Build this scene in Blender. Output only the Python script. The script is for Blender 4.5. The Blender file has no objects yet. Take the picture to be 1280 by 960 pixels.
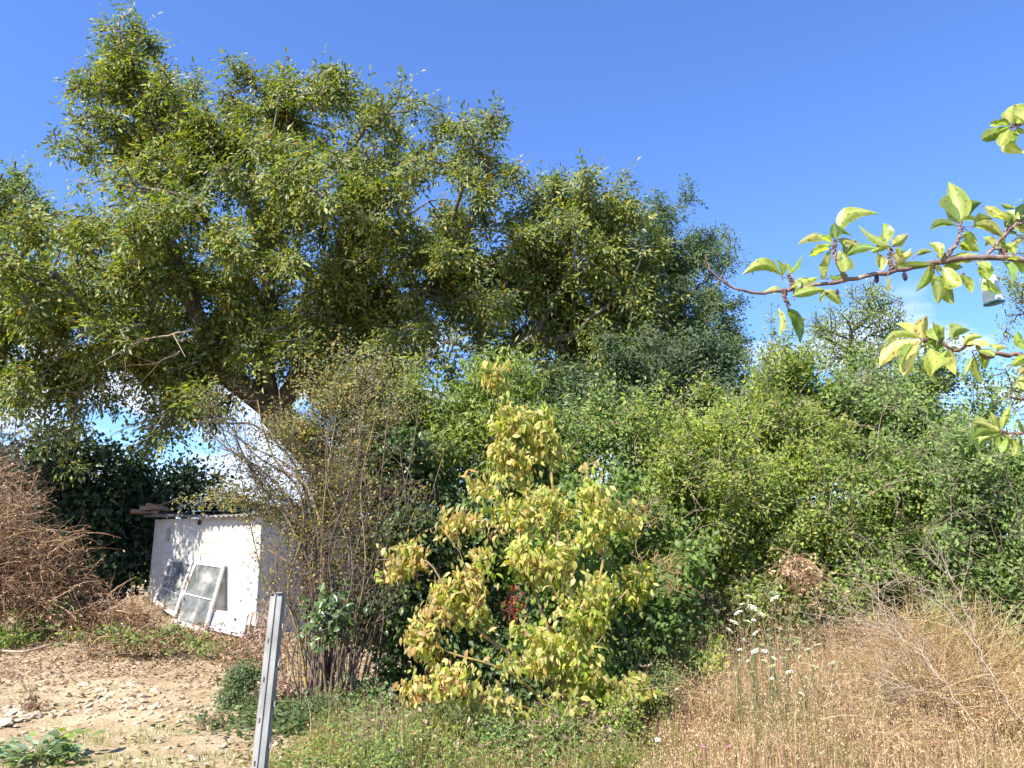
import bpy, math, random
import numpy as np
from mathutils import Vector, Matrix

S = bpy.context.scene
COL = S.collection
# ------------------------------------------------------------------ camera
F = 967.0                      # focal length in pixels of a 1280 x 960 picture
PITCH = math.radians(12.0)
CAM = np.array([0.0, 0.0, 1.6])
cam = bpy.data.cameras.new('camera'); cam.sensor_width = 36; cam.lens = 36 * F / 1280
cam.clip_start = 0.05; cam.clip_end = 6000
camo = bpy.data.objects.new('camera', cam); COL.objects.link(camo)
camo.location = CAM; camo.rotation_euler = (math.radians(90) + PITCH, 0, 0)
S.camera = camo
CLOUDS = (2.1, 3.3, .8)
# ------------------------------------------------------------------ sky, sun, exposure
SUNDIR = Vector((-0.60, -0.66, 0.97)).normalized()
EL = math.asin(SUNDIR.z); ROT = math.atan2(SUNDIR.x, SUNDIR.y)
W = bpy.data.worlds.new('World'); S.world = W; W.use_nodes = True
nt = W.node_tree; N = nt.nodes; L = nt.links
bg = N['Background']; bg.inputs[1].default_value = 0.105
sky = N.new('ShaderNodeTexSky'); sky.sky_type = 'NISHITA'; sky.sun_disc = False
sky.sun_elevation = EL; sky.sun_rotation = ROT
sky.air_density = 1.0; sky.dust_density = 0.25; sky.ozone_density = 2.2; sky.altitude = 300
tc = N.new('ShaderNodeTexCoord'); sep = N.new('ShaderNodeSeparateXYZ'); L.new(tc.outputs['Generated'], sep.inputs[0])
def wmath(op, a, b=None, clamp=False):
    m = N.new('ShaderNodeMath'); m.operation = op; m.use_clamp = clamp
    for i, v in enumerate((a, b)):
        if v is None: continue
        if isinstance(v, (int, float)): m.inputs[i].default_value = v
        else: L.new(v, m.inputs[i])
    return m.outputs[0]
mp = N.new('ShaderNodeMapping'); mp.inputs['Scale'].default_value = (1, 1, 2.6); mp.inputs['Location'].default_value = CLOUDS; L.new(tc.outputs['Generated'], mp.inputs[0])
cn = N.new('ShaderNodeTexNoise'); cn.inputs['Scale'].default_value = 5.2; cn.inputs['Detail'].default_value = 9; cn.inputs['Roughness'].default_value = .56
L.new(mp.outputs[0], cn.inputs['Vector'])
# low cumulus band round the horizon: full up to ~10 degrees, gone by ~17 degrees
band = wmath('SUBTRACT', 1.0, wmath('DIVIDE', wmath('SUBTRACT', sep.outputs[2], 0.205), 0.13, True), True)
cl = wmath('MULTIPLY', wmath('SUBTRACT', wmath('ADD', cn.outputs[0], wmath('MULTIPLY', band, 0.16)), 0.60), 9.0, True)
cl = wmath('MULTIPLY', cl, band)
mix = N.new('ShaderNodeMix'); mix.data_type = 'RGBA'; L.new(cl, mix.inputs[0])
tint = N.new('ShaderNodeMix'); tint.data_type = 'RGBA'; tint.blend_type = 'MULTIPLY'; tint.inputs[0].default_value = 1
L.new(sky.outputs[0], tint.inputs[6]); tint.inputs[7].default_value = (.72, .95, 1.42, 1)
L.new(tint.outputs[2], mix.inputs[6]); mix.inputs[7].default_value = (5.3, 6.0, 7.5, 1)
L.new(mix.outputs[2], bg.inputs[0])
sd = bpy.data.lights.new('sun', 'SUN'); sd.energy = 5.0; sd.angle = math.radians(.53); sd.color = (1, .95, .87)
so = bpy.data.objects.new('sun', sd); COL.objects.link(so); so.rotation_euler = SUNDIR.to_track_quat('Z', 'Y').to_euler()
S.view_settings.view_transform = 'Standard'; S.view_settings.look = 'None'; S.view_settings.gamma = 1
S.view_settings.use_curve_mapping = False; S.view_settings.exposure = 1.08
S.cycles.max_bounces = 7; S.cycles.diffuse_bounces = 3; S.cycles.glossy_bounces = 2; S.cycles.transmission_bounces = 4
S.cycles.transparent_max_bounces = 6; S.cycles.caustics_reflective = False; S.cycles.caustics_refractive = False
S.cycles.use_denoising = True; S.cycles.sample_clamp_indirect = 6

# ------------------------------------------------------------------ helpers
rng = np.random.default_rng(7)
import zlib
def reseed(text, k=0):
    global rng
    rng = np.random.default_rng(zlib.crc32(text.encode()) + k)
def ray(px, py):
    dx = (px - 640) / F; dy = (480 - py) / F
    c, s = math.cos(PITCH), math.sin(PITCH)
    return np.array([dx, c - dy * s, s + dy * c])
def P(px, py, Y):                      # the point of the place seen at a pixel, Y metres ahead
    d = ray(px, py); return CAM + d * (Y / d[1])
def sm(t): t = np.clip(t, 0, 1); return t * t * (3 - 2 * t)
def gz(x, y):                          # height of the ground
    x = np.asarray(x, float); y = np.asarray(y, float)
    g = .36 * sm((y - 9) / 8) * sm(-x / 8)
    g = g + .10 * sm((x - 1.2) / 2) * sm((y - 5.5) / 3)
    near = np.exp(-((y - 8) / 14) ** 2)
    g = g + near * (.030 * np.sin(x * 1.3 + 1) * np.cos(y * 1.1) + .018 * np.sin(x * 3.1 + y * 2.3) + .010 * np.sin(x * 7.3 - y * 5.1) + .006 * np.sin(x * 13 + 4) * np.sin(y * 11))
    # low bank of sandy earth thrown up across the path and against the shed
    g = g + .07 * np.exp(-((y - 8.0 - .06 * (x + 4)) / .35) ** 2) * sm((-x - 2.6) / 1.2)
    g = g + .45 * np.exp(-(((x + 7.0) / .55) ** 2 + ((y - 14.9) / .6) ** 2))
    return g
def G(px, py):
    d = ray(px, py); Y = 8.0
    for _ in range(30):
        p = CAM + d * (Y / d[1]); z = float(gz(p[0], p[1]))
        Y = Y * .5 + .5 * (1.6 - z) / max(1e-3, -d[2] / d[1])
    p = CAM + d * (Y / d[1]); return np.array([p[0], p[1], float(gz(p[0], p[1]))])
def nrm(v): return v / np.maximum(np.linalg.norm(v, axis=-1, keepdims=True), 1e-9)

def mesh_np(name, V, faces, col=None, smooth=False):
    """faces: list of (M,k) int arrays"""
    me = bpy.data.meshes.new(name)
    V = np.asarray(V, np.float32); me.vertices.add(len(V)); me.vertices.foreach_set('co', V.ravel())
    faces = [np.asarray(f, np.int32) for f in faces if len(f)]
    idx = np.concatenate([f.ravel() for f in faces]); tot = np.concatenate([np.full(len(f), f.shape[1], np.int32) for f in faces])
    st = np.concatenate([[0], np.cumsum(tot)[:-1]]).astype(np.int32)
    me.loops.add(len(idx)); me.loops.foreach_set('vertex_index', idx)
    me.polygons.add(len(tot)); me.polygons.foreach_set('loop_start', st); me.polygons.foreach_set('loop_total', tot)
    if smooth: me.polygons.foreach_set('use_smooth', np.ones(len(tot), bool))
    me.update(calc_edges=True)
    if col is not None:
        a = me.color_attributes.new('Col', 'FLOAT_COLOR', 'POINT')
        c = np.ones((len(V), 4), np.float32); c[:, :3] = col; a.data.foreach_set('color', c.ravel())
    return me
def link(name, me, mat=None, parent=None, loc=None):
    o = bpy.data.objects.new(name, me); COL.objects.link(o)
    if mat is not None and me is not None and not me.materials: me.materials.append(mat)
    if parent is not None: o.parent = parent
    if loc is not None: o.location = loc
    return o
def tag(o, label=None, cat=None, group=None, kind=None):
    if label: o['label'] = label
    if cat: o['category'] = cat
    if group: o['group'] = group
    if kind: o['kind'] = kind
    return o
def thing(name, label, cat, group=None):
    o = bpy.data.objects.new(name, None); COL.objects.link(o); o.empty_display_size = .1
    return tag(o, label, cat, group)
def settle(root, loc):
    """put the Empty at the base of its thing, the parts staying where they are"""
    root.location = loc
    for c in root.children: c.matrix_parent_inverse = Matrix.Translation(-Vector(loc))

class MB:
    """collects boxes, prisms and tubes"""
    def __init__(s): s.v = []; s.f = []
    def add(s, V, Fc):
        b = len(s.v); s.v += [tuple(map(float, p)) for p in V]; s.f += [tuple(i + b for i in f) for f in Fc]; return s
    def obox(s, o, a, b, c):      # corner o, edge vectors a b c
        o, a, b, c = map(np.asarray, (o, a, b, c))
        V = [o, o + a, o + a + b, o + b, o + c, o + a + c, o + a + b + c, o + b + c]
        Fc = [(0, 3, 2, 1), (4, 5, 6, 7), (0, 1, 5, 4), (1, 2, 6, 5), (2, 3, 7, 6), (3, 0, 4, 7)]
        if np.dot(np.cross(a, b), c) < 0: Fc = [f[::-1] for f in Fc]
        return s.add(V, Fc)
    def prism(s, poly, a, b, o, c):   # 2D polygon in axes a,b extruded along c
        o, a, b, c = map(np.asarray, (o, a, b, c)); n = len(poly)
        V = [o + a * p[0] + b * p[1] for p in poly] + [o + a * p[0] + b * p[1] + c for p in poly]
        Fc = [tuple(range(n))[::-1], tuple(range(n, 2 * n))] + [(i, (i + 1) % n, n + (i + 1) % n, n + i) for i in range(n)]
        if np.dot(np.cross(a, b), c) < 0: Fc = [f[::-1] for f in Fc]
        return s.add(V, Fc)
    def mesh(s, name, bevel=0, smooth=False):
        me = bpy.data.meshes.new(name); me.from_pydata(s.v, [], s.f); me.update()
        if bevel:
            import bmesh
            bm = bmesh.new(); bm.from_mesh(me)
            bmesh.ops.bevel(bm, geom=list(bm.edges), offset=bevel, segments=1, affect='EDGES', profile=.5, clamp_overlap=True)
            bm.to_mesh(me); bm.free()
        if smooth:
            for p in me.polygons: p.use_smooth = True
        return me

def tube_path(pts, rad, sides=6, cap=True):
    """one smooth tube along a path -> V, quads, caps"""
    pts = np.asarray(pts, float); n = len(pts); rad = np.broadcast_to(np.asarray(rad, float), (n,))
    t = np.gradient(pts, axis=0); t = nrm(t)
    ref = np.array([.31, .87, .39]); ref = ref if abs(np.dot(ref, t[0]) / np.linalg.norm(ref)) < .9 else np.array([.9, .1, -.3])
    a = nrm(np.cross(t, ref)); b = np.cross(t, a)
    th = np.arange(sides) * 2 * math.pi / sides
    V = (pts[:, None] + rad[:, None, None] * (a[:, None] * np.cos(th)[None, :, None] + b[:, None] * np.sin(th)[None, :, None])).reshape(-1, 3)
    i = np.arange(n - 1)[:, None] * sides; k = np.arange(sides)[None]; k2 = (k + 1) % sides
    Q = np.stack([i + k, i + k2, i + sides + k2, i + sides + k], -1).reshape(-1, 4)
    return V, Q
def smooth_path(pts, n):
    pts = np.asarray(pts, float); m = len(pts)
    if m < 3: return np.array([pts[0] + (pts[-1] - pts[0]) * t for t in np.linspace(0, 1, n)])
    t = np.linspace(0, m - 1, n); out = []
    pp = np.vstack([2 * pts[0] - pts[1], pts, 2 * pts[-1] - pts[-2]])
    for u in t:
        i = min(int(u), m - 2); f = u - i; p0, p1, p2, p3 = pp[i:i + 4]
        out.append(.5 * ((2 * p1) + (-p0 + p2) * f + (2 * p0 - 5 * p1 + 4 * p2 - p3) * f * f + (-p0 + 3 * p1 - 3 * p2 + p3) * f ** 3))
    return np.array(out)
def tubes_mesh(name, items, sides=6, cols=None):
    Vs, Qs, Cs = [], [], []; b = 0
    for j, (pts, rad) in enumerate(items):
        V, Q = tube_path(pts, rad, sides); Vs.append(V); Qs.append(Q + b); b += len(V)
        if cols is not None: Cs.append(np.tile(cols[j], (len(V), 1)))
    return mesh_np(name, np.vstack(Vs), [np.vstack(Qs)], np.vstack(Cs) if cols is not None else None, True)

# ------------------------------------------------------------------ materials
MATS = {}
def new_mat(name):
    m = bpy.data.materials.new(name); m.use_nodes = True; MATS[name] = m
    return m, m.node_tree.nodes, m.node_tree.links, m.node_tree.nodes['Principled BSDF']
def leaf_mat(name, rough=.5, trans=.35, spec=.4, pale=.25, fixed=None, spots=0.0, veins=False):
    m, n, l, p = new_mat(name)
    if fixed is None:
        a = n.new('ShaderNodeAttribute'); a.attribute_name = 'Col'; c = a.outputs['Color']
    else:
        a = n.new('ShaderNodeRGB'); a.outputs[0].default_value = (*fixed, 1); c = a.outputs[0]
        if veins:
            va = n.new('ShaderNodeAttribute'); va.attribute_name = 'Col'; vm = n.new('ShaderNodeMix'); vm.data_type = 'RGBA'; vm.blend_type = 'MULTIPLY'; vm.inputs[0].default_value = 1
            l.new(c, vm.inputs[6]); l.new(va.outputs['Color'], vm.inputs[7]); c = vm.outputs[2]
        oi = n.new('ShaderNodeObjectInfo'); hv = n.new('ShaderNodeHueSaturation')
        mr = n.new('ShaderNodeMapRange'); mr.inputs[3].default_value = .7; mr.inputs[4].default_value = 1.3
        l.new(oi.outputs['Random'], mr.inputs[0]); l.new(mr.outputs[0], hv.inputs['Value']); l.new(c, hv.inputs['Color']); c = hv.outputs[0]
    geo = n.new('ShaderNodeNewGeometry')
    ns = n.new('ShaderNodeTexNoise'); ns.inputs['Scale'].default_value = 60; ns.inputs['Detail'].default_value = 3
    tcn = n.new('ShaderNodeTexCoord'); l.new(tcn.outputs['Object'], ns.inputs['Vector'])
    mr2 = n.new('ShaderNodeMapRange'); mr2.inputs[3].default_value = .78; mr2.inputs[4].default_value = 1.2; l.new(ns.outputs[0], mr2.inputs[0])
    h2 = n.new('ShaderNodeHueSaturation'); l.new(mr2.outputs[0], h2.inputs['Value']); l.new(c, h2.inputs['Color']); c = h2.outputs[0]
    if spots:
        n3 = n.new('ShaderNodeTexNoise'); n3.inputs['Scale'].default_value = 150; l.new(tcn.outputs['Object'], n3.inputs['Vector'])
        r3 = n.new('ShaderNodeMapRange'); r3.inputs[1].default_value = .60; r3.inputs[2].default_value = .68; l.new(n3.outputs[0], r3.inputs[0])
        m3 = n.new('ShaderNodeMix'); m3.data_type = 'RGBA'
        mm = n.new('ShaderNodeMath'); mm.operation = 'MULTIPLY'; mm.inputs[1].default_value = spots; l.new(r3.outputs[0], mm.inputs[0]); l.new(mm.outputs[0], m3.inputs[0])
        l.new(c, m3.inputs[6]); m3.inputs[7].default_value = (.12, .07, .025, 1); c = m3.outputs[2]
    mx = n.new('ShaderNodeMix'); mx.data_type = 'RGBA'; mm = n.new('ShaderNodeMath'); mm.operation = 'MULTIPLY'; mm.inputs[1].default_value = pale
    l.new(geo.outputs['Backfacing'], mm.inputs[0]); l.new(mm.outputs[0], mx.inputs[0]); l.new(c, mx.inputs[6]); mx.inputs[7].default_value = (.22, .26, .16, 1)
    c = mx.outputs[2]
    l.new(c, p.inputs['Base Color']); p.inputs['Roughness'].default_value = rough; p.inputs['Specular IOR Level'].default_value = spec
    tr = n.new('ShaderNodeBsdfTranslucent'); tm = n.new('ShaderNodeMix'); tm.data_type = 'RGBA'; tm.blend_type = 'MULTIPLY'; tm.inputs[0].default_value = 1
    l.new(c, tm.inputs[6]); tm.inputs[7].default_value = (1.7, 1.9, .7, 1); l.new(tm.outputs[2], tr.inputs['Color'])
    ms = n.new('ShaderNodeMixShader'); ms.inputs[0].default_value = trans
    l.new(p.outputs[0], ms.inputs[1]); l.new(tr.outputs[0], ms.inputs[2]); l.new(ms.outputs[0], n['Material Output'].inputs['Surface'])
    return m
def ramp(n, l, src, stops):
    r = n.new('ShaderNodeValToRGB'); e = r.color_ramp.elements
    while len(e) < len(stops): e.new(.5)
    for i, (t, c) in enumerate(stops): e[i].position = t; e[i].color = (*c, 1)
    l.new(src, r.inputs[0]); return r.outputs[0]
def noise_mat(name, stops, scale=8, rough=.85, detail=8, bump=.3, bscale=None, stretch=None, attr=False, metallic=0, dist=.02, spec=.3, world=False, streaks=False):
    m, n, l, p = new_mat(name)
    t = n.new('ShaderNodeTexCoord'); mpn = n.new('ShaderNodeMapping'); gp = n.new('ShaderNodeNewGeometry'); l.new(gp.outputs['Position'] if world else t.outputs['Object'], mpn.inputs[0])
    if stretch: mpn.inputs['Scale'].default_value = stretch
    ns = n.new('ShaderNodeTexNoise'); ns.inputs['Scale'].default_value = scale; ns.inputs['Detail'].default_value = detail; ns.inputs['Roughness'].default_value = .65
    l.new(mpn.outputs[0], ns.inputs['Vector'])
    c = ramp(n, l, ns.outputs[0], stops)
    if streaks:
        for (sc, st, lo, hi, cc) in ((6, (1, 1, .10), .55, .78, (.70, .65, .55)), (1.0, (1, 1, 1), .52, .74, (.82, .78, .70)), (34, (1, 1, .6), .68, .74, (.5, .44, .38))):
            m5 = n.new('ShaderNodeMapping'); m5.inputs['Scale'].default_value = st; l.new(gp.outputs['Position'], m5.inputs[0])
            n5 = n.new('ShaderNodeTexNoise'); n5.inputs['Scale'].default_value = sc; n5.inputs['Detail'].default_value = 7; l.new(m5.outputs[0], n5.inputs['Vector'])
            r5 = n.new('ShaderNodeMapRange'); r5.inputs[1].default_value = lo; r5.inputs[2].default_value = hi; l.new(n5.outputs[0], r5.inputs[0])
            x5 = n.new('ShaderNodeMix'); x5.data_type = 'RGBA'; x5.blend_type = 'MULTIPLY'; l.new(r5.outputs[0], x5.inputs[0]); l.new(c, x5.inputs[6]); x5.inputs[7].default_value = (*cc, 1); c = x5.outputs[2]
    if attr:
        a = n.new('ShaderNodeAttribute'); a.attribute_name = 'Col'; mx = n.new('ShaderNodeMix'); mx.data_type = 'RGBA'; mx.blend_type = 'MULTIPLY'; mx.inputs[0].default_value = 1
        l.new(c, mx.inputs[6]); l.new(a.outputs['Color'], mx.inputs[7]); c = mx.outputs[2]
    l.new(c, p.inputs['Base Color']); p.inputs['Roughness'].default_value = rough; p.inputs['Metallic'].default_value = metallic; p.inputs['Specular IOR Level'].default_value = spec
    if bump:
        b = n.new('ShaderNodeBump'); b.inputs['Strength'].default_value = bump; b.inputs['Distance'].default_value = dist
        n2 = n.new('ShaderNodeTexNoise'); n2.inputs['Scale'].default_value = bscale or scale * 3; n2.inputs['Detail'].default_value = 6
        l.new(mpn.outputs[0], n2.inputs['Vector']); l.new(n2.outputs[0], b.inputs['Height']); l.new(b.outputs[0], p.inputs['Normal'])
    return m
M_WALNUT = leaf_mat('walnut_leaf', .45, .32, .32)
M_DULL = leaf_mat('dull_leaf', .55, .30, .35)
M_IVY = leaf_mat('glossy_leaf', .38, .15, .38, .1)
M_THICK = leaf_mat('thicket_leaf', .5, .36, .28)
M_YEL = leaf_mat('yellowing_leaf', .5, .42, .35, .05)
M_GRASS = leaf_mat('grass_blade', .6, .35, .3, 0)
M_DRY = leaf_mat('dry_stem', .75, .15, .2, 0)
M_LITTER = leaf_mat('leaf_litter', .8, .1, .2, 0)
M_BARK = noise_mat('walnut_bark', [(.3, (.07, .055, .042)), (.5, (.16, .13, .10)), (.72, (.30, .26, .21))], 9, .9, stretch=(1, 1, .3), bump=.8, dist=.03)
M_TWIG = noise_mat('grey_twig_bark', [(.3, (.09, .065, .048)), (.6, (.21, .155, .115)), (.8, (.33, .26, .19))], 14, .85, bump=0)
M_LICHEN = noise_mat('lichen_bark', [(.3, (.15, .10, .06)), (.5, (.27, .20, .13)), (.58, (.45, .30, .06)), (.8, (.42, .34, .22))], 10, .9, bump=.2)
M_DEAD = noise_mat('bleached_wood', [(.3, (.30, .26, .22)), (.7, (.58, .54, .48))], 9, .85, bump=.2)
M_PALEWOOD = noise_mat('pale_dead_twig', [(.3, (.26, .19, .13)), (.7, (.46, .37, .28))], 9, .85, bump=0)
M_FRUITBARK = noise_mat('fruit_branch_bark', [(.3, (.10, .055, .045)), (.5, (.20, .12, .09)), (.7, (.36, .28, .22))], 55, .7, bump=.4, dist=.002)

# ------------------------------------------------------------------ foliage
PAL = {
    'walnut': [((.070, .105, .022), 5), ((.105, .135, .028), 4), ((.150, .165, .035), 2.2), ((.21, .20, .05), .8), ((.040, .070, .022), 2), ((.17, .10, .04), .25)],
    'walnut_cool': [((.060, .100, .035), 5), ((.095, .135, .045), 4), ((.13, .16, .05), 1)],
    'ash': [((.050, .100, .032), 5), ((.075, .125, .038), 4), ((.035, .070, .026), 3)],
    'thicket': [((.068, .112, .028), 5), ((.095, .145, .032), 4), ((.13, .165, .05), 2.5), ((.034, .060, .020), 3), ((.17, .165, .07), 1.0), ((.16, .10, .06), .25)],
    'thicket_warm': [((.075, .112, .026), 5), ((.105, .145, .03), 4), ((.14, .165, .045), 3), ((.034, .056, .018), 2), ((.17, .10, .05), .4)],
    'thicket_cool': [((.072, .112, .036), 5), ((.10, .145, .048), 4), ((.13, .165, .07), 2), ((.038, .062, .026), 3)],
    'lime': [((.13, .19, .030), 4), ((.17, .22, .035), 3), ((.09, .145, .03), 3), ((.24, .24, .05), .7)],
    'willow': [((.10, .155, .030), 5), ((.14, .185, .04), 3), ((.07, .11, .03), 3)],
    'ivy': [((.022, .052, .020), 5), ((.032, .070, .026), 4), ((.050, .095, .032), 2)],
    'dark': [((.036, .078, .026), 5), ((.055, .105, .032), 4), ((.085, .140, .038), 2)],
    'shade_green': [((.030, .066, .020), 5), ((.050, .098, .028), 4), ((.085, .14, .035), 1.6), ((.018, .040, .014), 3)],
    'bright': [((.085, .160, .030), 5), ((.11, .19, .034), 4), ((.055, .11, .026), 3)],
    'greygreen': [((.11, .125, .055), 5), ((.16, .165, .07), 3), ((.30, .24, .07), 2.2), ((.075, .09, .04), 3), ((.30, .18, .07), 1.2)],
    'tan': [((.28, .18, .095), 5), ((.36, .25, .14), 4), ((.20, .11, .055), 4), ((.42, .33, .21), 1.5)],
    'yellow': [((.48, .42, .105), 5), ((.38, .38, .085), 4), ((.58, .50, .20), 3.5), ((.24, .29, .055), 2.5), ((.56, .38, .14), 1.2)],
    'orange': [((.54, .37, .15), 5), ((.48, .28, .12), 3), ((.54, .44, .16), 4), ((.38, .19, .08), 1), ((.44, .42, .12), 3)],
    'red': [((.26, .05, .035), 5), ((.33, .08, .05), 3)],
}
TINT = {k: (1.95, 1.68, .95) for k in ('walnut', 'willow', 'lime', 'walnut_cool')}; TINT['ash'] = (1.9, 1.7, 1.1); TINT['thicket_warm'] = (2.45, 2.2, 1.05); TINT['thicket_cool'] = (2.2, 2.15, 1.35); TINT['thicket'] = (2.2, 2.05, 1.15)
TINT.update({k: (1.45, 1.3, .9) for k in ('ash', 'bright', 'greygreen')})
TINT['dark'] = (1.35, 1.18, .85); TINT.update({k: (1.2, 1.1, 1.12) for k in ('straw', 'reddry', 'strawleaf', 'drygrey')}); TINT['grassgreen'] = (1.4, 1.3, .9)
def palette(kind, n):
    cs = np.array([c for c, w in PAL[kind]]); w = np.array([w for c, w in PAL[kind]]); w = w / w.sum()
    c = cs[rng.choice(len(cs), n, p=w)]
    return c * np.array(TINT.get(kind, (1, 1, 1))) * rng.uniform(.82, 1.2, (n, 1)) * rng.uniform(.93, 1.07, (n, 3))
# leaf templates in (u along midrib 0..1, v across in half widths, w lift), faces
T4 = (np.array([[0, 0, 0], [.48, 1, .25], [1, 0, -.1], [.48, -1, .25]]), [np.array([[0, 1, 2], [0, 2, 3]])])
T5 = (np.array([[0, 0, 0], [.42, 1, .22], [.42, -1, .22], [.5, 0, .06], [1, 0, -.22]]), [np.array([[0, 1, 3], [0, 3, 2], [3, 1, 4], [3, 4, 2]])])
T8 = (np.array([[0, 0, 0], [.22, .72, .14], [.22, -.72, .14], [.30, 0, .05], [.6, .9, .10], [.6, -.9, .10], [.66, 0, -.02], [1, 0, -.38]]),
      [np.array([[0, 1, 3], [0, 3, 2], [6, 4, 7], [6, 7, 5]]), np.array([[1, 4, 6, 3], [3, 6, 5, 2]])])
TL = (np.array([[0, 0, 0], [.10, .55, .1], [.35, .62, .08], [.30, 1.15, .2], [.62, .5, .05], [1, 0, -.2], [.62, -.5, .05], [.30, -1.15, .2], [.35, -.62, .08], [.10, -.55, .1]]),
      [np.array([[0, 1, 2], [1, 3, 2], [0, 2, 4], [0, 4, 5], [0, 5, 6], [0, 6, 8], [8, 7, 9], [0, 8, 9]])])
def leaf_frames(axis, up):
    a = nrm(axis); s = nrm(np.cross(up, a)); n = np.cross(a, s); return a, s, n
def leaves(pos, axis, up, length, width, col, T):
    n = len(pos); tv, tf = T; k = len(tv)
    a, s, m = leaf_frames(axis, up)
    length = np.broadcast_to(length, (n,)); width = np.broadcast_to(width, (n,))
    V = pos[:, None] + a[:, None] * (tv[None, :, 0:1] * length[:, None, None]) + s[:, None] * (tv[None, :, 1:2] * width[:, None, None] / 2) + m[:, None] * (tv[None, :, 2:3] * width[:, None, None])
    Fs = [(f[None] + (np.arange(n) * k)[:, None, None]).reshape(-1, f.shape[1]) for f in tf]
    return V.reshape(-1, 3), Fs, np.repeat(col, k, axis=0)
def join(parts):
    V, C, Fd, b = [], [], {}, 0
    for v, fs, c in parts:
        V.append(v); C.append(c)
        for f in fs: Fd.setdefault(f.shape[1], []).append(f + b)
        b += len(v)
    return np.vstack(V), [np.vstack(x) for x in Fd.values()], np.vstack(C)

def field(p, fr, ph):
    q = p * fr
    return (np.sin(q[:, 0] * 1.7 + ph + 1.3 * np.sin(q[:, 2] * 1.1 + ph)) * np.sin(q[:, 1] * 1.5 + ph * 2) * np.sin(q[:, 2] * 2.1 + ph * 3 + np.sin(q[:, 0]))
            + .6 * np.sin(q[:, 0] * 3.7 + ph * 4) * np.sin(q[:, 1] * 3.1 + ph * 5) * np.sin(q[:, 2] * 4.3 + ph * 6))
def ell_points(clumps, n, Y0, power=.5, dscale=1.0, fr=0, gate=-.12, ragged=.28, sub=0):
    if sub:
        m_ = max(20, n // 9); p, d, i = ell_points(clumps, m_, Y0, power, dscale, fr, gate, ragged); k = rng.integers(0, len(p), n)
        size = rng.uniform(.5, 1.5, len(p))[k][:, None]; u = rng.random((n, 1)) ** .7 * 2.2
        ax_ = nrm(d + rng.normal(size=d.shape) * .5 + [0, 0, .35])[k]; q = p[k] + ax_ * sub * u * size + rng.normal(size=(n, 3)) * sub * .42 * size + np.array([0, 0, -1]) * sub * .25 * u ** 2 * size
        g_ = gz(q[:, 0], q[:, 1]); q[:, 2] = np.maximum(q[:, 2], g_ + .06); return q, d[k], i[k]
    if not fr: return ell_points0(clumps, n, Y0, power, dscale)
    p, d, i = ell_points0(clumps, n * 3, Y0, power, dscale, ragged, fr)
    k = np.where(field(p, fr, 1.7 + (clumps[0][0] % 7)) > gate)[0][:n]
    if len(k) < n: k = np.concatenate([k, rng.integers(0, len(p), n - len(k))])
    return p[k], d[k], i[k]
def ell_points0(clumps, n, Y0, power=.5, dscale=1.0, ragged=0, fr=1):
    """points inside ellipsoid clumps given as (px, py, rx, ry[, Y[, weight]]) seen in the photograph"""
    cl = []
    for c in clumps:
        c = list(c) + [None] * (6 - len(c)); Y = c[4] or Y0; w = c[5] or 1
        ctr = P(c[0], c[1], Y); rx = c[2] / F * Y; rz = c[3] / F * Y; ry = dscale * min(max(rx, rz), 2.4)
        cl.append((ctr, np.array([rx, ry, rz]), w * rx * rz))
    w = np.array([c[2] for c in cl]); w = w / w.sum(); idx = rng.choice(len(cl), n, p=w)
    d = nrm(rng.normal(size=(n, 3))); r = rng.random((n, 1)) ** power
    C = np.array([c[0] for c in cl]); R = np.array([c[1] for c in cl])
    if ragged:
        e = C[idx] + d * R[idx]; r = r * (1.04 + ragged * np.clip(field(e, fr * 1.3, 4.2) * 1.5, -1, 1.3)[:, None]) 
    p = C[idx] + d * r * R[idx]
    g = gz(p[:, 0], p[:, 1]); p[:, 2] = np.maximum(p[:, 2], g + .06)
    return p, nrm(d * R[idx]), idx

def skeleton(paths, targets, step=.35, alpha=.35, wob=.06, lift=.15):
    """grow branches from hand placed limb paths to every target; returns nodes, parent, tips"""
    pos, par, pl = [], [], []
    for pth, parent_idx in paths:
        if parent_idx == -2: parent_idx = int(np.argmin([np.linalg.norm(q - pth[0]) for q in pos]))
        pr = parent_idx
        for i, p in enumerate(pth):
            if i == 0 and parent_idx >= 0: continue
            pos.append(np.array(p, float)); par.append(pr); pl.append(0 if pr < 0 else pl[pr] + np.linalg.norm(pos[-1] - pos[pr])); pr = len(pos) - 1
    base = np.array(pos); cap = len(targets) * 8 + len(pos) + 10
    A = np.zeros((cap, 3)); A[:len(pos)] = base; PL = np.zeros(cap); PL[:len(pos)] = pl; PR = np.full(cap, -1); PR[:len(pos)] = par; n = len(pos)
    D0 = np.min(np.linalg.norm(targets[:, None] - base[None], axis=2), axis=1)
    tips = []
    for ti in np.argsort(D0):
        t = targets[ti]; d = A[:n] - t; c = np.sqrt((d * d).sum(1)) + alpha * PL[:n]
        j = int(np.argmin(c)); q = A[j]; dist = np.linalg.norm(t - q)
        k = int(min(6, max(1, round(dist / step)))); prev = j
        bow = rng.normal(size=3) * wob * dist; bow[2] += lift * dist * .5
        for s in range(1, k + 1):
            f = s / k; x = q + (t - q) * f + bow * (4 * f * (1 - f)) * .5 + (rng.normal(size=3) * wob * .25 * dist if s < k else 0)
            A[n] = x; PR[n] = prev; PL[n] = PL[prev] + np.linalg.norm(x - A[prev]); prev = n; n += 1
        tips.append(prev)
    return A[:n], PR[:n], np.array(tips)
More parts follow.
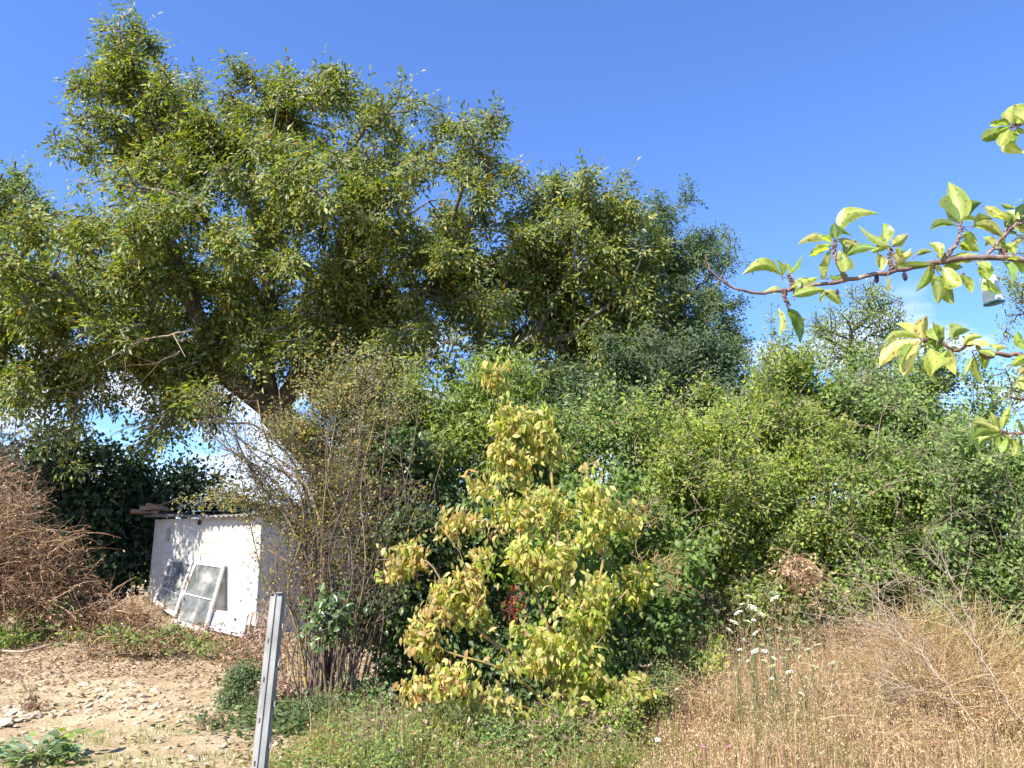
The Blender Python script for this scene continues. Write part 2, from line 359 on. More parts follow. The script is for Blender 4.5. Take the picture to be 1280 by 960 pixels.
def branch_mesh(name, A, PR, R, rtip, expo=.5, col=None, sides=(7, 5, 3), root_h=None):
    n = len(A); w = np.zeros(n); haschild = np.zeros(n, bool); haschild[PR[PR >= 0]] = True; w[~haschild] = 1
    for i in range(n - 1, 0, -1):
        if PR[i] >= 0: w[PR[i]] += w[i]
    main = np.full(n, -1)
    for i in range(n):
        p = PR[i]
        if p >= 0 and (main[p] < 0 or w[i] > w[main[p]]): main[p] = i
    rad = rtip + (R - rtip) * (w / w[0]) ** expo
    d = np.zeros((n, 3)); e = np.where(PR >= 0)[0]; d[e] = nrm(A[e] - A[PR[e]])
    nd = d.copy(); hm = main >= 0; nd[hm] = nrm(d[hm] + d[main[hm]] + 1e-6)
    Vs, Qs = [], []; b = 0
    p = PR[e]; ismain = main[p] == e
    rs = np.where(ismain, rad[p], np.minimum(rad[p], rad[e] * 1.25)); re = rad[e]
    ds = np.where(ismain[:, None], nd[p], d[e]); de = nd[e]
    ref = nrm(np.array([.31, .87, .39]))
    for lo, hi, k in ((.035, 9, sides[0]), (.012, .035, sides[1]), (0, .012, sides[2])):
        m = (re >= lo) & (re < hi)
        if not m.any(): continue
        th = np.arange(k) * 2 * math.pi / k; cs = np.cos(th)[None, :, None]; sn = np.sin(th)[None, :, None]
        def ring(c, dd, r):
            a = nrm(np.cross(dd, ref)); bb = np.cross(dd, a); return c[:, None] + r[:, None, None] * (a[:, None] * cs + bb[:, None] * sn)
        v = np.concatenate([ring(A[p[m]], ds[m], rs[m]), ring(A[e[m]], de[m], re[m])], 1)
        cnt = m.sum(); i = (np.arange(cnt) * 2 * k)[:, None]; kk = np.arange(k)[None]; k2 = (kk + 1) % k
        Qs.append(np.stack([i + kk, i + k2, i + k + k2, i + k + kk], -1).reshape(-1, 4) + b); Vs.append(v.reshape(-1, 3)); b += cnt * 2 * k
    return mesh_np(name, np.vstack(Vs), [np.vstack(Qs)], col, True)

def foliage(A, PR, tips, kind, n, L_, Wd, T=T5, droop=.35, spread=.9, tw=.25, compound=0, out=None, upb=.8, sdir=.5, extra=None, jit=.05, kindmap=None):
    """n leaves round every twig tip; compound: leaflets per rachis"""
    tp = A[tips]; td = nrm(tp - A[PR[tips]]); m = len(tips)
    if kindmap is None: tipcol = None
    idx = np.repeat(np.arange(m), n)
    u = rng.random((len(idx), 1)) ** .8
    base = tp[idx] - td[idx] * tw * u + rng.normal(size=(len(idx), 3)) * jit
    ax = td[idx] * sdir + nrm(rng.normal(size=(len(idx), 3))) * spread; ax[:, 2] -= droop * rng.uniform(.4, 1.4, len(idx)); ax = nrm(ax)
    up = rng.normal(size=(len(idx), 3)) * .55 + np.array([-.45, -.75, 0]); up[:, 2] += upb
    tone = rng.normal(size=(m, 1)) * .17 + 1      # whole sprays differ a little in tint
    if compound:
        K = compound; rl = L_ * rng.uniform(1.9, 2.8, (len(idx), 1)); a, s, nn = leaf_frames(ax, up)
        P_, X_, U_, Lm = [], [], [], []
        npair = K // 2
        for k in range(npair):
            f = .35 + .6 * k / npair
            for sg in (-1, 1):
                q = base + a * rl * f; q[:, 2] -= (rl[:, 0] * f) ** 2 * .5
                P_.append(q); x = a * .55 + s * sg + rng.normal(size=a.shape) * .18; x[:, 2] -= droop * .8
                X_.append(x); U_.append(nn + rng.normal(size=a.shape) * .3); Lm.append(np.full(len(a), .72 + .25 * f))
        q = base + a * rl; q[:, 2] -= rl[:, 0] ** 2 * .5; P_.append(q); x = a.copy(); x[:, 2] -= droop; X_.append(x); U_.append(nn); Lm.append(np.full(len(a), 1.1))
        pos = np.vstack(P_); axv = np.vstack(X_); upv = np.vstack(U_); lm = np.concatenate(Lm); ii = np.tile(idx, len(P_))
    else:
        pos, axv, upv, lm, ii = base, ax, up, np.ones(len(idx)), idx
    ln = L_ * lm * rng.uniform(.6, 1.2, len(pos)); wd = ln * Wd * rng.uniform(.8, 1.2, len(pos))
    if kindmap is None: col = palette(kind, len(pos))
    else:
        col = np.zeros((len(pos), 3)); km = np.array(kindmap, dtype=object)[ii]
        for k in set(kindmap): q = km == k; col[q] = palette(k, q.sum())
    return pos, axv, upv, ln, wd, np.clip(col * tone[ii], .005, .9)

def plant(name, label, cat, clumps, Y0, paths, kind, nt, nl, L_, Wd, mat, bark=M_TWIG, T=T5, R=.06, rtip=.004, group=None, compound=0,
          power=.5, dscale=1.0, droop=.35, spread=.9, tw=.25, step=.35, alpha=.35, upb=.8, jit=.05, wood='trunk', leafname='crown', expo=.5, kindmapf=None, wob=.06, parts=0, base=None, sdir=.5, lift=.15, fr=1.6, gate=-.12, ragged=.28, shoots=0, shootlen=1.0, dead=0, sub=0, seed=0):
    reseed(label, seed)
    tg, _, ci = ell_points(clumps, nt, Y0, power, dscale, fr, gate, ragged, sub)
    if shoots:
        zz = tg[:, 2] + rng.normal(size=len(tg)) * .35 - .12 * tg[:, 1]; si = np.argsort(-zz)[:shoots * 3]; si = rng.choice(si, min(shoots, len(si)), replace=False)
        ex = []
        for i in si:
            dv = nrm(np.array([rng.normal() * .55, rng.normal() * .4 - .15, 1.0])); ln = rng.uniform(.25, .8) * shootlen; bend = np.array([dv[0] * .5, dv[1] * .5, -.35])
            for f in (.25, .5, .75, 1.0): ex.append(tg[i] + dv * ln * f + bend * ln * f * f * .6)
        tg = np.vstack([tg, ex])
    A, PR, tips = skeleton(paths, tg, step, alpha, wob, lift)
    root = thing(name, label, cat, group)
    link(wood, branch_mesh(wood, A, PR, R, rtip, expo), bark, root)
    if dead:
        dist = np.linalg.norm(A[tips] - CAM, axis=1); out = tips[np.argsort(dist + rng.random(len(dist)) * 1.2)[:dead * 2]]; it = []
        for i in rng.choice(out, min(dead, len(out)), replace=False):
            d_ = nrm(nrm(A[i] - A[PR[i]]) * .5 + rng.normal(size=3) * [.7, .5, .5] + [0, -.35, .35]) * rng.uniform(.2, .75); o_ = A[i] - d_ * .3
            c_ = smooth_path(np.array([o_, o_ + d_ * .5 + rng.normal(size=3) * .04, o_ + d_ + [0, 0, -.06]]), 6); it.append((c_, np.linspace(.0042, .0015, 6)))
            for _ in range(3): e_ = nrm(d_ + rng.normal(size=3) * .3) * rng.uniform(.08, .28); k_ = rng.integers(1, 5); it.append((np.array([c_[k_], c_[k_] + e_]), [.0022, .001]))
        tw_ = link('dead_twigs', tubes_mesh('dead_twigs', it, 3), M_PALEWOOD, root); tw_['kind'] = 'stuff'
    km = None
    if kindmapf: km = [kindmapf(A[t]) for t in tips]
    F_ = foliage(A, PR, tips, kind, nl, L_, Wd, T, droop, spread, tw, compound, upb=upb, jit=jit, kindmap=km, sdir=sdir)
    pos, ax, up, ln, wd, col = F_
    keep = np.ones(len(pos), bool)
    if parts:
        dist = np.linalg.norm(pos - CAM, axis=1); sel = np.argsort(dist - rng.random(len(dist)) * .5)[:parts]; keep[sel] = False
        leaf_parts(root, pos[sel], ax[sel], up[sel], ln[sel], wd[sel], col[sel], mat, T8)
        T = T8
    V, Fs, C = leaves(pos[keep], ax[keep], up[keep], ln[keep], wd[keep], col[keep], T)
    o = link(leafname, mesh_np(leafname, V, Fs, C, False), mat, root); o['kind'] = 'stuff'
    b = base if base is not None else paths[0][0][0]
    settle(root, (float(b[0]), float(b[1]), float(b[2])))
    return root
def leaf_parts(root, pos, ax, up, ln, wd, col, mat, T, nvar=24):
    """each leaf an object of its own; meshes shared between leaves of the same tint"""
    order = np.argsort(col.sum(1)); tv, tf = T; a, s, m = leaf_frames(ax, up)
    groups = np.array_split(order, min(nvar, len(order)))
    for g in groups:
        if not len(g): continue
        asp = float(np.median(wd[g] / ln[g])); v = tv.copy().astype(float); v[:, 1] *= asp / 2; v[:, 2] *= asp
        me = mesh_np('leaf', v, tf, np.tile(col[g[len(g) // 2]], (len(v), 1)), True); me.materials.append(mat)
        for i in g:
            o = bpy.data.objects.new('leaf', me); COL.objects.link(o); o.parent = root
            Mx = Matrix([[a[i][r] * ln[i], s[i][r] * ln[i], m[i][r] * ln[i], pos[i][r]] for r in range(3)] + [[0, 0, 0, 1]])
            o.matrix_local = Mx
def limb(*pts, n=None):
    return smooth_path(np.array(pts), n or (len(pts) * 4))

# ------------------------------------------------------------------ ground
def ground():
    def axis(lo, hi, st, far):
        a = list(np.arange(lo, hi + 1e-6, st)); d = st; x = hi
        while x < far: d *= 1.28; x += d; a.append(x)
        d = st; x = lo
        while x > -far: d *= 1.28; x -= d; a.insert(0, x)
        return np.array(a)
    xs = axis(-9, 7, .09, 3000); ys = axis(5, 17, .09, 3000)
    X, Y = np.meshgrid(xs, ys); Z = gz(X, Y)
    rough = np.exp(-((Y - 9) / 6) ** 2) * np.exp(-((X + 1) / 8) ** 4)
    Z = Z + rough * rng.normal(size=Z.shape) * .007
    V = np.stack([X, Y, Z], -1).reshape(-1, 3); nx = len(xs); ny = len(ys)
    i = (np.arange(ny - 1)[:, None] * nx + np.arange(nx - 1)[None]).ravel()
    Fq = np.stack([i, i + 1, i + nx + 1, i + nx], -1)
    m, n, l, p = new_mat('earth')
    g = n.new('ShaderNodeNewGeometry'); sp = n.new('ShaderNodeSeparateXYZ'); l.new(g.outputs['Position'], sp.inputs[0])
    def nz(sc, det=8, ro=.6):
        q = n.new('ShaderNodeTexNoise'); q.inputs['Scale'].default_value = sc; q.inputs['Detail'].default_value = det; q.inputs['Roughness'].default_value = ro
        l.new(g.outputs['Position'], q.inputs['Vector']); return q.outputs[0]
    def mt(op, a, b, clamp=False):
        q = n.new('ShaderNodeMath'); q.operation = op; q.use_clamp = clamp
        for k, v in enumerate((a, b)):
            if isinstance(v, (int, float)): q.inputs[k].default_value = v
            else: l.new(v, q.inputs[k])
        return q.outputs[0]
    def mixc(f, a, b):
        q = n.new('ShaderNodeMix'); q.data_type = 'RGBA'; l.new(f, q.inputs[0])
        for k, v in ((6, a), (7, b)):
            if isinstance(v, tuple): q.inputs[k].default_value = (*v, 1)
            else: l.new(v, q.inputs[k])
        return q.outputs[2]
    sand = ramp(n, l, nz(3.5), [(.3, (.35, .255, .145)), (.5, (.48, .365, .215)), (.66, (.60, .485, .30))])
    fine = ramp(n, l, nz(45, 6), [(.3, (.6, .55, .5)), (.5, (.95, .95, .95)), (.7, (1.15, 1.12, 1.05))])
    q = n.new('ShaderNodeMix'); q.data_type = 'RGBA'; q.blend_type = 'MULTIPLY'; q.inputs[0].default_value = 1; l.new(sand, q.inputs[6]); l.new(fine, q.inputs[7]); sand = q.outputs[2]
    litter = ramp(n, l, nz(28, 8, .7), [(.35, (.20, .14, .08)), (.5, (.37, .27, .165)), (.62, (.53, .41, .26))])
    weeds = ramp(n, l, nz(14, 8), [(.35, (.05, .05, .025)), (.5, (.12, .105, .05)), (.65, (.22, .165, .10))])
    # litter covers the ground beyond ~9 m, weeds and dead grass everywhere right of the path
    fl = mt('MULTIPLY', mt('ADD', mt('SUBTRACT', sp.outputs[1], 9.9), mt('MULTIPLY', mt('SUBTRACT', nz(1.6), .5), 2.2)), 1.6, True)
    fw = mt('MULTIPLY', mt('ADD', mt('ADD', sp.outputs[0], 1.9), mt('MULTIPLY', mt('SUBTRACT', nz(2.1), .5), 2.5)), 1.8, True)
    c = mixc(fl, sand, litter); c = mixc(fw, c, weeds)
    l.new(c, p.inputs['Base Color']); p.inputs['Roughness'].default_value = .95; p.inputs['Specular IOR Level'].default_value = .15
    b = n.new('ShaderNodeBump'); b.inputs['Distance'].default_value = .04; b.inputs['Strength'].default_value = .9; l.new(nz(22, 8, .7), b.inputs['Height']); l.new(b.outputs[0], p.inputs['Normal'])
    tag(link('ground', mesh_np('ground', V, [Fq], None, True), m), 'pale sandy path and litter strewn earth of the garden', kind='structure')
ground()

# ------------------------------------------------------------------ shed
M_PAINT = noise_mat('worn_white_paint', [(.22, (.40, .35, .28)), (.38, (.55, .52, .45)), (.7, (.64, .62, .55))], 2.6, .9, bump=.5, bscale=25, dist=.012, world=True, streaks=True)
M_CEMENT = noise_mat('grey_cement', [(.3, (.24, .22, .20)), (.6, (.42, .40, .37))], 4, .9, bump=.4, bscale=25, dist=.01)
M_SASH = noise_mat('flaking_white_paint', [(.36, (.16, .12, .09)), (.46, (.52, .49, .43)), (.7, (.70, .68, .63))], 7, .7, bump=.4, bscale=40, dist=.004, stretch=(1, 1, .5))
M_BOARD = noise_mat('white_painted_board', [(.30, (.30, .26, .22)), (.38, (.56, .57, .60)), (.8, (.68, .69, .72))], 3.5, .55, bump=.2, bscale=40, dist=.003)
A0 = P(318, 797, 14.0); A0[2] = float(gz(A0[0], A0[1]))
B0 = P(183, 765, 15.8); B0[2] = float(gz(B0[0], B0[1]))
wd_ = np.array([B0[0] - A0[0], B0[1] - A0[1], 0]); WL = np.linalg.norm(wd_); wd_ /= WL        # along the front wall, away from the near corner
wn_ = np.array([wd_[1], -wd_[0], 0]);                                                        # candidates for outward normal
if wn_[1] > 0: wn_ = -wn_
sdv = -wn_                                                                                  # into the shed
UP = np.array([0, 0, 1.0])
ZT = P(327, 645, 14.0)[2]; ZB = A0[2] - .25
def shed():
    root = thing('shed', 'low whitewashed block shed with dappled shade on its front under the walnut tree', 'shed')
    DP = 2.5
    def wall(o, d, nml, Ln, name_seed, mat):
        core = MB().obox(o - nml * .20, d * Ln, nml * .196, UP * (ZT - ZB)).mesh('wall')
        w = link('wall', core, M_CEMENTPAINT, root)
        bl, bh, jt = .42, .205, .005
        full = MB().obox([0, 0, 0], [bl - jt, 0, 0], [0, -.006, 0], [0, 0, bh - jt]).mesh('block', .002); full.materials.append(mat)
        half = MB().obox([0, 0, 0], [bl / 2 - jt, 0, 0], [0, -.006, 0], [0, 0, bh - jt]).mesh('block', .002); half.materials.append(mat)
        rows = int((ZT - ZB) / bh)
        for r in range(rows + 1):
            z = ZB + r * bh + jt / 2
            if z + bh > ZT + .02: break
            x = jt / 2
            if r % 2: items = [(x, half, bl / 2)]; x += bl / 2
            else: items = []
            while x + bl <= Ln + .001: items.append((x, full, bl)); x += bl
            if x + bl / 2 <= Ln + .001: items.append((x, half, bl / 2))
            for (u, me, _) in items:
                b = bpy.data.objects.new('block', me); COL.objects.link(b); b.parent = w
                q = o + d * u + UP * (z - o[2]) + UP * 0
                q = q - nml * (.004 - float(rng.uniform(0, .0012)))
                xx, yy = d, -nml
                sgn = 1
                Mx = Matrix([[d[i], -nml[i], UP[i], q[i]] for i in range(3)] + [[0, 0, 0, 1]])
                b.matrix_local = Mx
        return w
    oA = A0.copy(); oA[2] = ZB
    # front wall runs from the near corner to the far one; side wall from the near corner backwards
    wall(oA, wd_, wn_, WL, 1, M_PAINT)
    sn = -wd_
    w2 = wall(oA + sdv * DP, -sdv, sn, DP - .21, 2, M_CEMENTPAINT)
    # the two walls out of sight
    far = MB().obox(oA + wd_ * (WL - .2) + sdv * .21, wd_ * .2, sdv * (DP - .21), UP * (ZT - ZB)).mesh('wall'); link('wall', far, M_CEMENT, root)
    bk = MB().obox(oA + sdv * DP + wd_ * .002, wd_ * (WL - .004), sdv * .2, UP * (ZT - ZB)).mesh('wall'); link('wall', bk, M_CEMENT, root)
    # small bracket and dark hole under the eave
    k = oA + wd_ * (WL - .55) + wn_ * .006; k[2] = ZT - .42
    link('vent_slot', MB().obox(k, wd_ * .09, wn_ * .03, UP * .24).mesh('vent_slot', .004), M_CEMENT, root)
    k = oA + wd_ * 1.75 + wn_ * .006; k[2] = ZT - .13
    link('eave_hook', MB().obox(k, wd_ * .05, wn_ * .05, UP * .09).mesh('eave_hook', .006), M_IRON, root)
    # roof: sagging corrugated sheets
    nx, ny = 90, 10; V = []
    o = oA - wd_ * .18 + wn_ * .16; o[2] = ZT + .03
    for j in range(ny):
        for i in range(nx):
            u = i / (nx - 1) * (WL + .36); v = j / (ny - 1) * (DP + .5)
            V.append(o + wd_ * u + sdv * v + UP * (.022 * math.sin(u * 2 * math.pi / .146) + .10 * v - .03 * math.sin(u * 1.4)))
    V = np.array(V); V = np.vstack([V, V + UP * .012]); i = (np.arange(ny - 1)[:, None] * nx + np.arange(nx - 1)[None]).ravel(); b = nx * ny
    edge = [(j, j + 1, j + 1 + b, j + b) for j in range(nx - 1)]
    me = mesh_np('roof', V, [np.stack([i, i + nx, i + nx + 1, i + 1], -1), np.stack([i, i + 1, i + nx + 1, i + nx], -1) + b, np.array(edge)], None, True)
    link('roof', me, M_ROOF, root)
    settle(root, tuple(oA + wd_ * WL / 2 + sdv * DP / 2))
M_CEMENTPAINT = noise_mat('dirty_white_render', [(.3, (.36, .33, .29)), (.5, (.55, .52, .47)), (.7, (.66, .63, .58))], 1.6, .9, bump=.5, bscale=25, dist=.012, world=True, streaks=True)
M_IRON = noise_mat('rusty_iron', [(.3, (.03, .022, .018)), (.7, (.12, .06, .035))], 20, .8, bump=.2)
M_ROOF = noise_mat('weathered_sheet', [(.3, (.10, .095, .085)), (.55, (.24, .22, .20)), (.75, (.34, .33, .28))], 3, .9, bump=.3, bscale=30, dist=.01)
M_TARP = noise_mat('black_plastic', [(.3, (.012, .014, .018)), (.8, (.03, .034, .042))], 6, .28, bump=.5, bscale=6, dist=.03, spec=.6)
M_TILE = noise_mat('clay_tile', [(.3, (.20, .12, .08)), (.55, (.36, .24, .16)), (.75, (.46, .36, .27))], 9, .9, bump=.3)
shed()
def roofpt(px, dv, dz):      # a point on the shed roof seen near pixel column px, dv metres behind the front edge
    best = None
    for u in np.linspace(-.1, WL + .4, 200):
        q = A0 + wd_ * u; x = 640 + F * q[0] / (q[1] * math.cos(PITCH) + .1)
        if best is None or abs(x - px) < best[0]: best = (abs(x - px), u)
    q = A0 + wd_ * best[1] + sdv * dv; q = q.copy(); q[2] = ZT + .06 + .10 * (dv + .16) + dz; return q
def tarp():
    nx, ny = 46, 16; a = roofpt(212, .0, .02); b = roofpt(306, .0, .02); V = []
    R_ = np.random.default_rng(5); ph = R_.uniform(0, 6, 12)
    for j in range(ny):
        for i in range(nx):
            u = i / (nx - 1); v = j / (ny - 1)
            base = a + (b - a) * u + sdv * (-.10 + .95 * v) + UP * .10 * (v * .95)
            h = .20 * math.sin(math.pi * min(1, v * 1.15 + .05)) ** .6 * (math.sin(math.pi * min(1, max(0, u * 1.02))) ** .35)
            h *= 1 + .35 * math.sin(u * 17 + ph[0] + 3 * v) + .25 * math.sin(u * 31 + v * 9 + ph[1]) + .2 * math.sin(v * 15 + u * 6 + ph[2])
            V.append(base + UP * (max(0.0, h) + .02) + wn_ * .05 * math.sin(u * 23 + ph[3]) + UP * .012 * math.sin(u * 71 + v * 40))
    i = (np.arange(ny - 1)[:, None] * nx + np.arange(nx - 1)[None]).ravel()
    me = mesh_np('plastic_sheet', np.array(V), [np.stack([i, i + 1, i + nx + 1, i + nx], -1)], None, True)
    tag(link('plastic_sheet', me, M_TARP), 'crumpled black plastic sheet lying along the shed roof edge', 'plastic sheet')
tarp()
def clay_tile(c, yaw, tilt, label):
    n = 9; Lt, r = .42, .10; V = []
    for k in range(2):
        for rr in (r, r - .014):
            for i in range(n):
                th = math.pi * i / (n - 1); V.append((math.cos(th) * rr * (1 - .12 * k), k * Lt, math.sin(th) * rr * .8))
    Fc = []
    for i in range(n - 1): Fc += [(i, i + 1, 2 * n + i + 1, 2 * n + i), (n + i + 1, n + i, 3 * n + i, 3 * n + i + 1), (i, n + i, n + i + 1, i + 1), (2 * n + i, 2 * n + i + 1, 3 * n + i + 1, 3 * n + i)]
    Fc += [(0, 2 * n, 3 * n, n), (n - 1, 2 * n - 1, 4 * n - 1, 3 * n - 1)]
    me = bpy.data.meshes.new('roof_tile'); me.from_pydata(V, [], Fc); me.update()
    o = link('roof_tile', me, M_TILE); o.location = c; o.rotation_euler = (tilt, .15 * math.sin(yaw * 9), yaw)
    tag(o, label, 'roof tile', 'loose clay tiles heaped on the shed roof corner')
for k, (px, dv, dz, yaw, tl, lab) in enumerate([
    (190, .02, .03, 2.2, .05, 'clay roof tile lying lowest at the left corner of the shed roof'),
    (199, .04, .03, 1.1, .1, 'clay roof tile lying crosswise beside the black plastic on the shed roof'),
    (206, .0, .10, 2.6, .12, 'clay roof tile leaning against the end of the black plastic sheet'),
    (196, .10, .13, 1.9, -.05, 'pale clay roof tile on top of the tile heap at the roof corner'),
    (203, .2, .19, .4, .15, 'clay roof tile sticking up highest at the back of the tile heap')]):
    clay_tile(roofpt(px, dv, dz), yaw, tl, lab)
def loose_board(a, b, w, t, mat, label, name='plank', cat='plank'):
    a = np.array(a); b = np.array(b); d = b - a; s = nrm(np.cross(d, UP)) * w; u = nrm(np.cross(s, d)) * t
    me = MB().obox(a - s / 2, d, s, u).mesh(name, .004); tag(link(name, me, mat), label, cat)
loose_board(roofpt(268, .0, .30), roofpt(330, -.12, .17), .10, .02, M_DEAD, 'pale grey plank lying across the black plastic on the shed roof')
loose_board(roofpt(188, -.1, .12), roofpt(216, .0, .27), .09, .02, M_TILE, 'short brown board propped on the tile heap of the shed roof')
for pth in [((262, -.05, .10), (292, -.25, -.02), (318, -.3, -.08))]:
    pass

# ------------------------------------------------------------------ window sashes and board against the wall
m, n_, l_, p_ = new_mat('dusty_reflecting_glass')
p_.inputs['Base Color'].default_value = (.20, .225, .20, 1); p_.inputs['Roughness'].default_value = .18; p_.inputs['Alpha'].default_value = .42; p_.inputs['Specular IOR Level'].default_value = .8
tnn = n_.new('ShaderNodeTexCoord'); nn2 = n_.new('ShaderNodeTexNoise'); nn2.inputs['Scale'].default_value = 3.2; nn2.inputs['Detail'].default_value = 6; l_.new(tnn.outputs['Object'], nn2.inputs['Vector'])
mr = n_.new('ShaderNodeMapRange'); mr.inputs[1].default_value = .35; mr.inputs[2].default_value = .7; mr.inputs[3].default_value = .45; mr.inputs[4].default_value = .85; l_.new(nn2.outputs[0], mr.inputs[0]); l_.new(mr.outputs[0], p_.inputs['Alpha'])
l_.new(ramp(n_, l_, nn2.outputs[0], [(.35, (.10, .12, .11)), (.55, (.24, .25, .22)), (.68, (.46, .44, .38))]), p_.inputs['Base Color'])  # noise blotches stand for dust and for uneven reflections painted into the colour
M_GLASS = m
def wall_u(px, z, off):   # distance along the front wall (offset off metres in front of it) that is seen at pixel column px at height z
    lo, hi = -1.5, WL + 3
    for _ in range(40):
        mid = (lo + hi) / 2; q = A0 + wd_ * mid + wn_ * off
        dep = q[1] * math.cos(PITCH) + (z - 1.6) * math.sin(PITCH); x = 640 + F * q[0] / dep
        if x > px: lo = mid
        else: hi = mid
    return lo
def zat(px, py, off):     # height of the point on that vertical plane behind a pixel
    z = 1.
    for _ in range(12):
        u = wall_u(px, z, off); q = A0 + wd_ * u + wn_ * off; z = P(px, py, q[1])[2]
    q[2] = z; return q
def sash(tl, tr, bl, br, label, split):
    TLp, TRp = zat(*tl, .03), zat(*tr, .03); BLp, BRp = zat(*bl, .42), zat(*br, .42)
    for q in (BLp, BRp): q[2] = max(q[2], float(gz(q[0], q[1])) - .05)
    root = thing('window_sash', label, 'window sash', 'old window sashes leaning against the shed')
    nn = nrm(np.cross(TRp - TLp, BLp - TLp)); nn = nn if np.dot(nn, wn_) > 0 else -nn
    t = .04; w = .075
    def member(a, b, inw, name, ww=w):
        link(name, MB().obox(a, b - a, nrm(inw) * ww, nn * t).mesh(name, .004), M_SASH, root)
    xh = nrm(TRp - TLp); xb = nrm(BRp - BLp); yl = nrm(BLp - TLp); yr = nrm(BRp - TRp)
    member(TLp, BLp, xh, 'stile'); member(TRp, BRp, -xh, 'stile')
    member(TLp + xh * w, TRp - xh * w, yl, 'rail'); 
    L_ = TLp + (BLp - TLp) * split; R_ = TRp + (BRp - TRp) * split
    member(L_ + xh * w, R_ - xh * w, yl, 'glazing_bar', .025)
    member(BLp + xh * w - yl * .09, BRp - xh * w - yr * .09, yl, 'rail', .09)
    g = nn * .016
    def pane(a, b, c, d):
        me = MB().add([a + g, b + g, c + g, d + g, a + g * 1.25, b + g * 1.25, c + g * 1.25, d + g * 1.25], [(0, 3, 2, 1), (4, 5, 6, 7), (0, 1, 5, 4), (1, 2, 6, 5), (2, 3, 7, 6), (3, 0, 4, 7)]).mesh('pane')
        link('pane', me, M_GLASS, root)
    e = w * .8
    pane(TLp + xh * e + yl * e, TRp - xh * e + yr * e, R_ - xh * e, L_ + xh * e)
    pane(L_ + xh * e + yl * .02, R_ - xh * e + yr * .02, BRp - xh * e - yr * e, BLp + xh * e - yl * e)
    settle(root, tuple((BLp + BRp) / 2))
sash((214, 698), (243, 702), (192, 758), (221, 772), 'old white window sash leaning on the shed front, further left and lower in the rubble', .62)
sash((246, 701), (283, 706), (214, 790), (258, 793), 'old flaking white window sash with dusty glass leaning nearest the shed door board', .52)
def board():
    a, b = zat(266, 763, .20), zat(312, 767, .20); c, d = zat(257, 787, .34), zat(305, 797, .34)
    root = thing('painted_board', 'white painted drawer front standing at the foot of the shed by its near corner', 'board')
    nn = nrm(np.cross(b - a, c - a)); nn = nn if np.dot(nn, wn_) > 0 else -nn
    V = [a, b, d, c]; V = V + [v + nn * .03 for v in V]
    Fc = [(0, 1, 2, 3), (7, 6, 5, 4), (0, 4, 5, 1), (1, 5, 6, 2), (2, 6, 7, 3), (3, 7, 4, 0)]
    link('panel', MB().add(V, Fc).mesh('panel', .004), M_BOARD, root)
    for f in (.12, .80):
        p, q = a + (c - a) * f, b + (d - b) * f
        link('moulding', MB().obox(p + nn * .032, q - p, nrm(c - a) * .03, nn * .012).mesh('moulding', .003), M_BOARD, root)
    k = a + (b - a) * .74 + (c - a) * .38 + nn * .03; pts = [k, k + nn * .03, k + nn * .035]
    V_, Q_ = tube_path(pts, [.014, .022, .006], 10); link('knob', mesh_np('knob', V_, [Q_], None, True), M_IRON, root)
    settle(root, tuple((c + d) / 2))
board()

# ------------------------------------------------------------------ steel post
M_GALV = noise_mat('galvanised_steel', [(.28, (.10, .075, .05)), (.38, (.15, .145, .125)), (.5, (.20, .195, .17)), (.7, (.28, .275, .24))], 22, .5, bump=.3, metallic=.2, dist=.002, stretch=(1, 1, .2), spec=.5, world=True)
def post():
    top = P(345, 743, 2.9); bot = P(321, 962, 2.72); ax = nrm(top - bot)
    base = bot + (bot - top) * ((bot[2] + .25) / (top[2] - bot[2])); 
    a = nrm(np.cross(ax, [0.25, 1, 0])); a = a if a[0] > 0 else -a; b = np.cross(ax, a); b = b if b[1] > 0 else -b
    # open C profile with lips, hollow side turned away, a raised rib on the near face
    t = .0025; prof = [(-.030, .034), (-.030, 0), (-.006, 0), (-.003, -.008), (.004, -.008), (.007, 0), (.030, .006), (.030, .038), (.020, .042)]
    def offs(pr, d):
        out = []
        for i, p in enumerate(pr):
            p0 = pr[max(0, i - 1)]; p1 = pr[min(len(pr) - 1, i + 1)]; tx, ty = p1[0] - p0[0], p1[1] - p0[1]; q = math.hypot(tx, ty)
            out.append((p[0] - ty / q * d, p[1] + tx / q * d))
        return out
    prof = [(p[0] * .74, p[1] * .8) for p in prof]; poly = prof + offs(prof, t)[::-1]
    root = thing('metal_post', 'leaning galvanised steel vineyard post in front of the dry stems', 'post')
    Ln = np.linalg.norm(top - base)
    me = MB()
    n = len(prof); n2 = len(poly)
    V = [base + a * p[0] + b * p[1] for p in poly] + [base + ax * Ln + a * p[0] + b * p[1] for p in poly]
    Fc = [(i, (i + 1) % n2, n2 + (i + 1) % n2, n2 + i) for i in range(n2)] + [(n2 + i, n2 + i + 1, n2 + n2 - 2 - i, n2 + n2 - 1 - i) for i in range(n - 1)]
    link('profile', MB().add(V, Fc).mesh('profile'), M_GALV, root)
    # hammered-over lips at the top
    for q0, q1 in (((-.024, .0), (-.008, -.005)), ((.005, -.007), (.027, .0))):
        s = top + a * q0[0] + b * (q0[1] - .004); e = top + a * q1[0] + b * (q1[1] - .006)
        link('burred_lip', MB().obox(s, e - s, b * .018, ax * .004).mesh('burred_lip', .001), M_GALV, root)
    for k in range(9):
        c = base + ax * (Ln - .12 - .13 * k) + a * .0226 + b * .018
        c2 = base + ax * (Ln - .17 - .13 * k) - a * .013 - b * .0006
        link('slot_shade', MB().obox(c2, a * .006, b * .0012, ax * .016).mesh('slot_shade'), M_IRON, root)  # solid dark plate, painted as the shade inside a punched opening
        link('wire_hook', MB().obox(c, a * .008, b * .004, ax * .018).mesh('wire_hook', .001), M_GALV, root)
    settle(root, tuple(base))
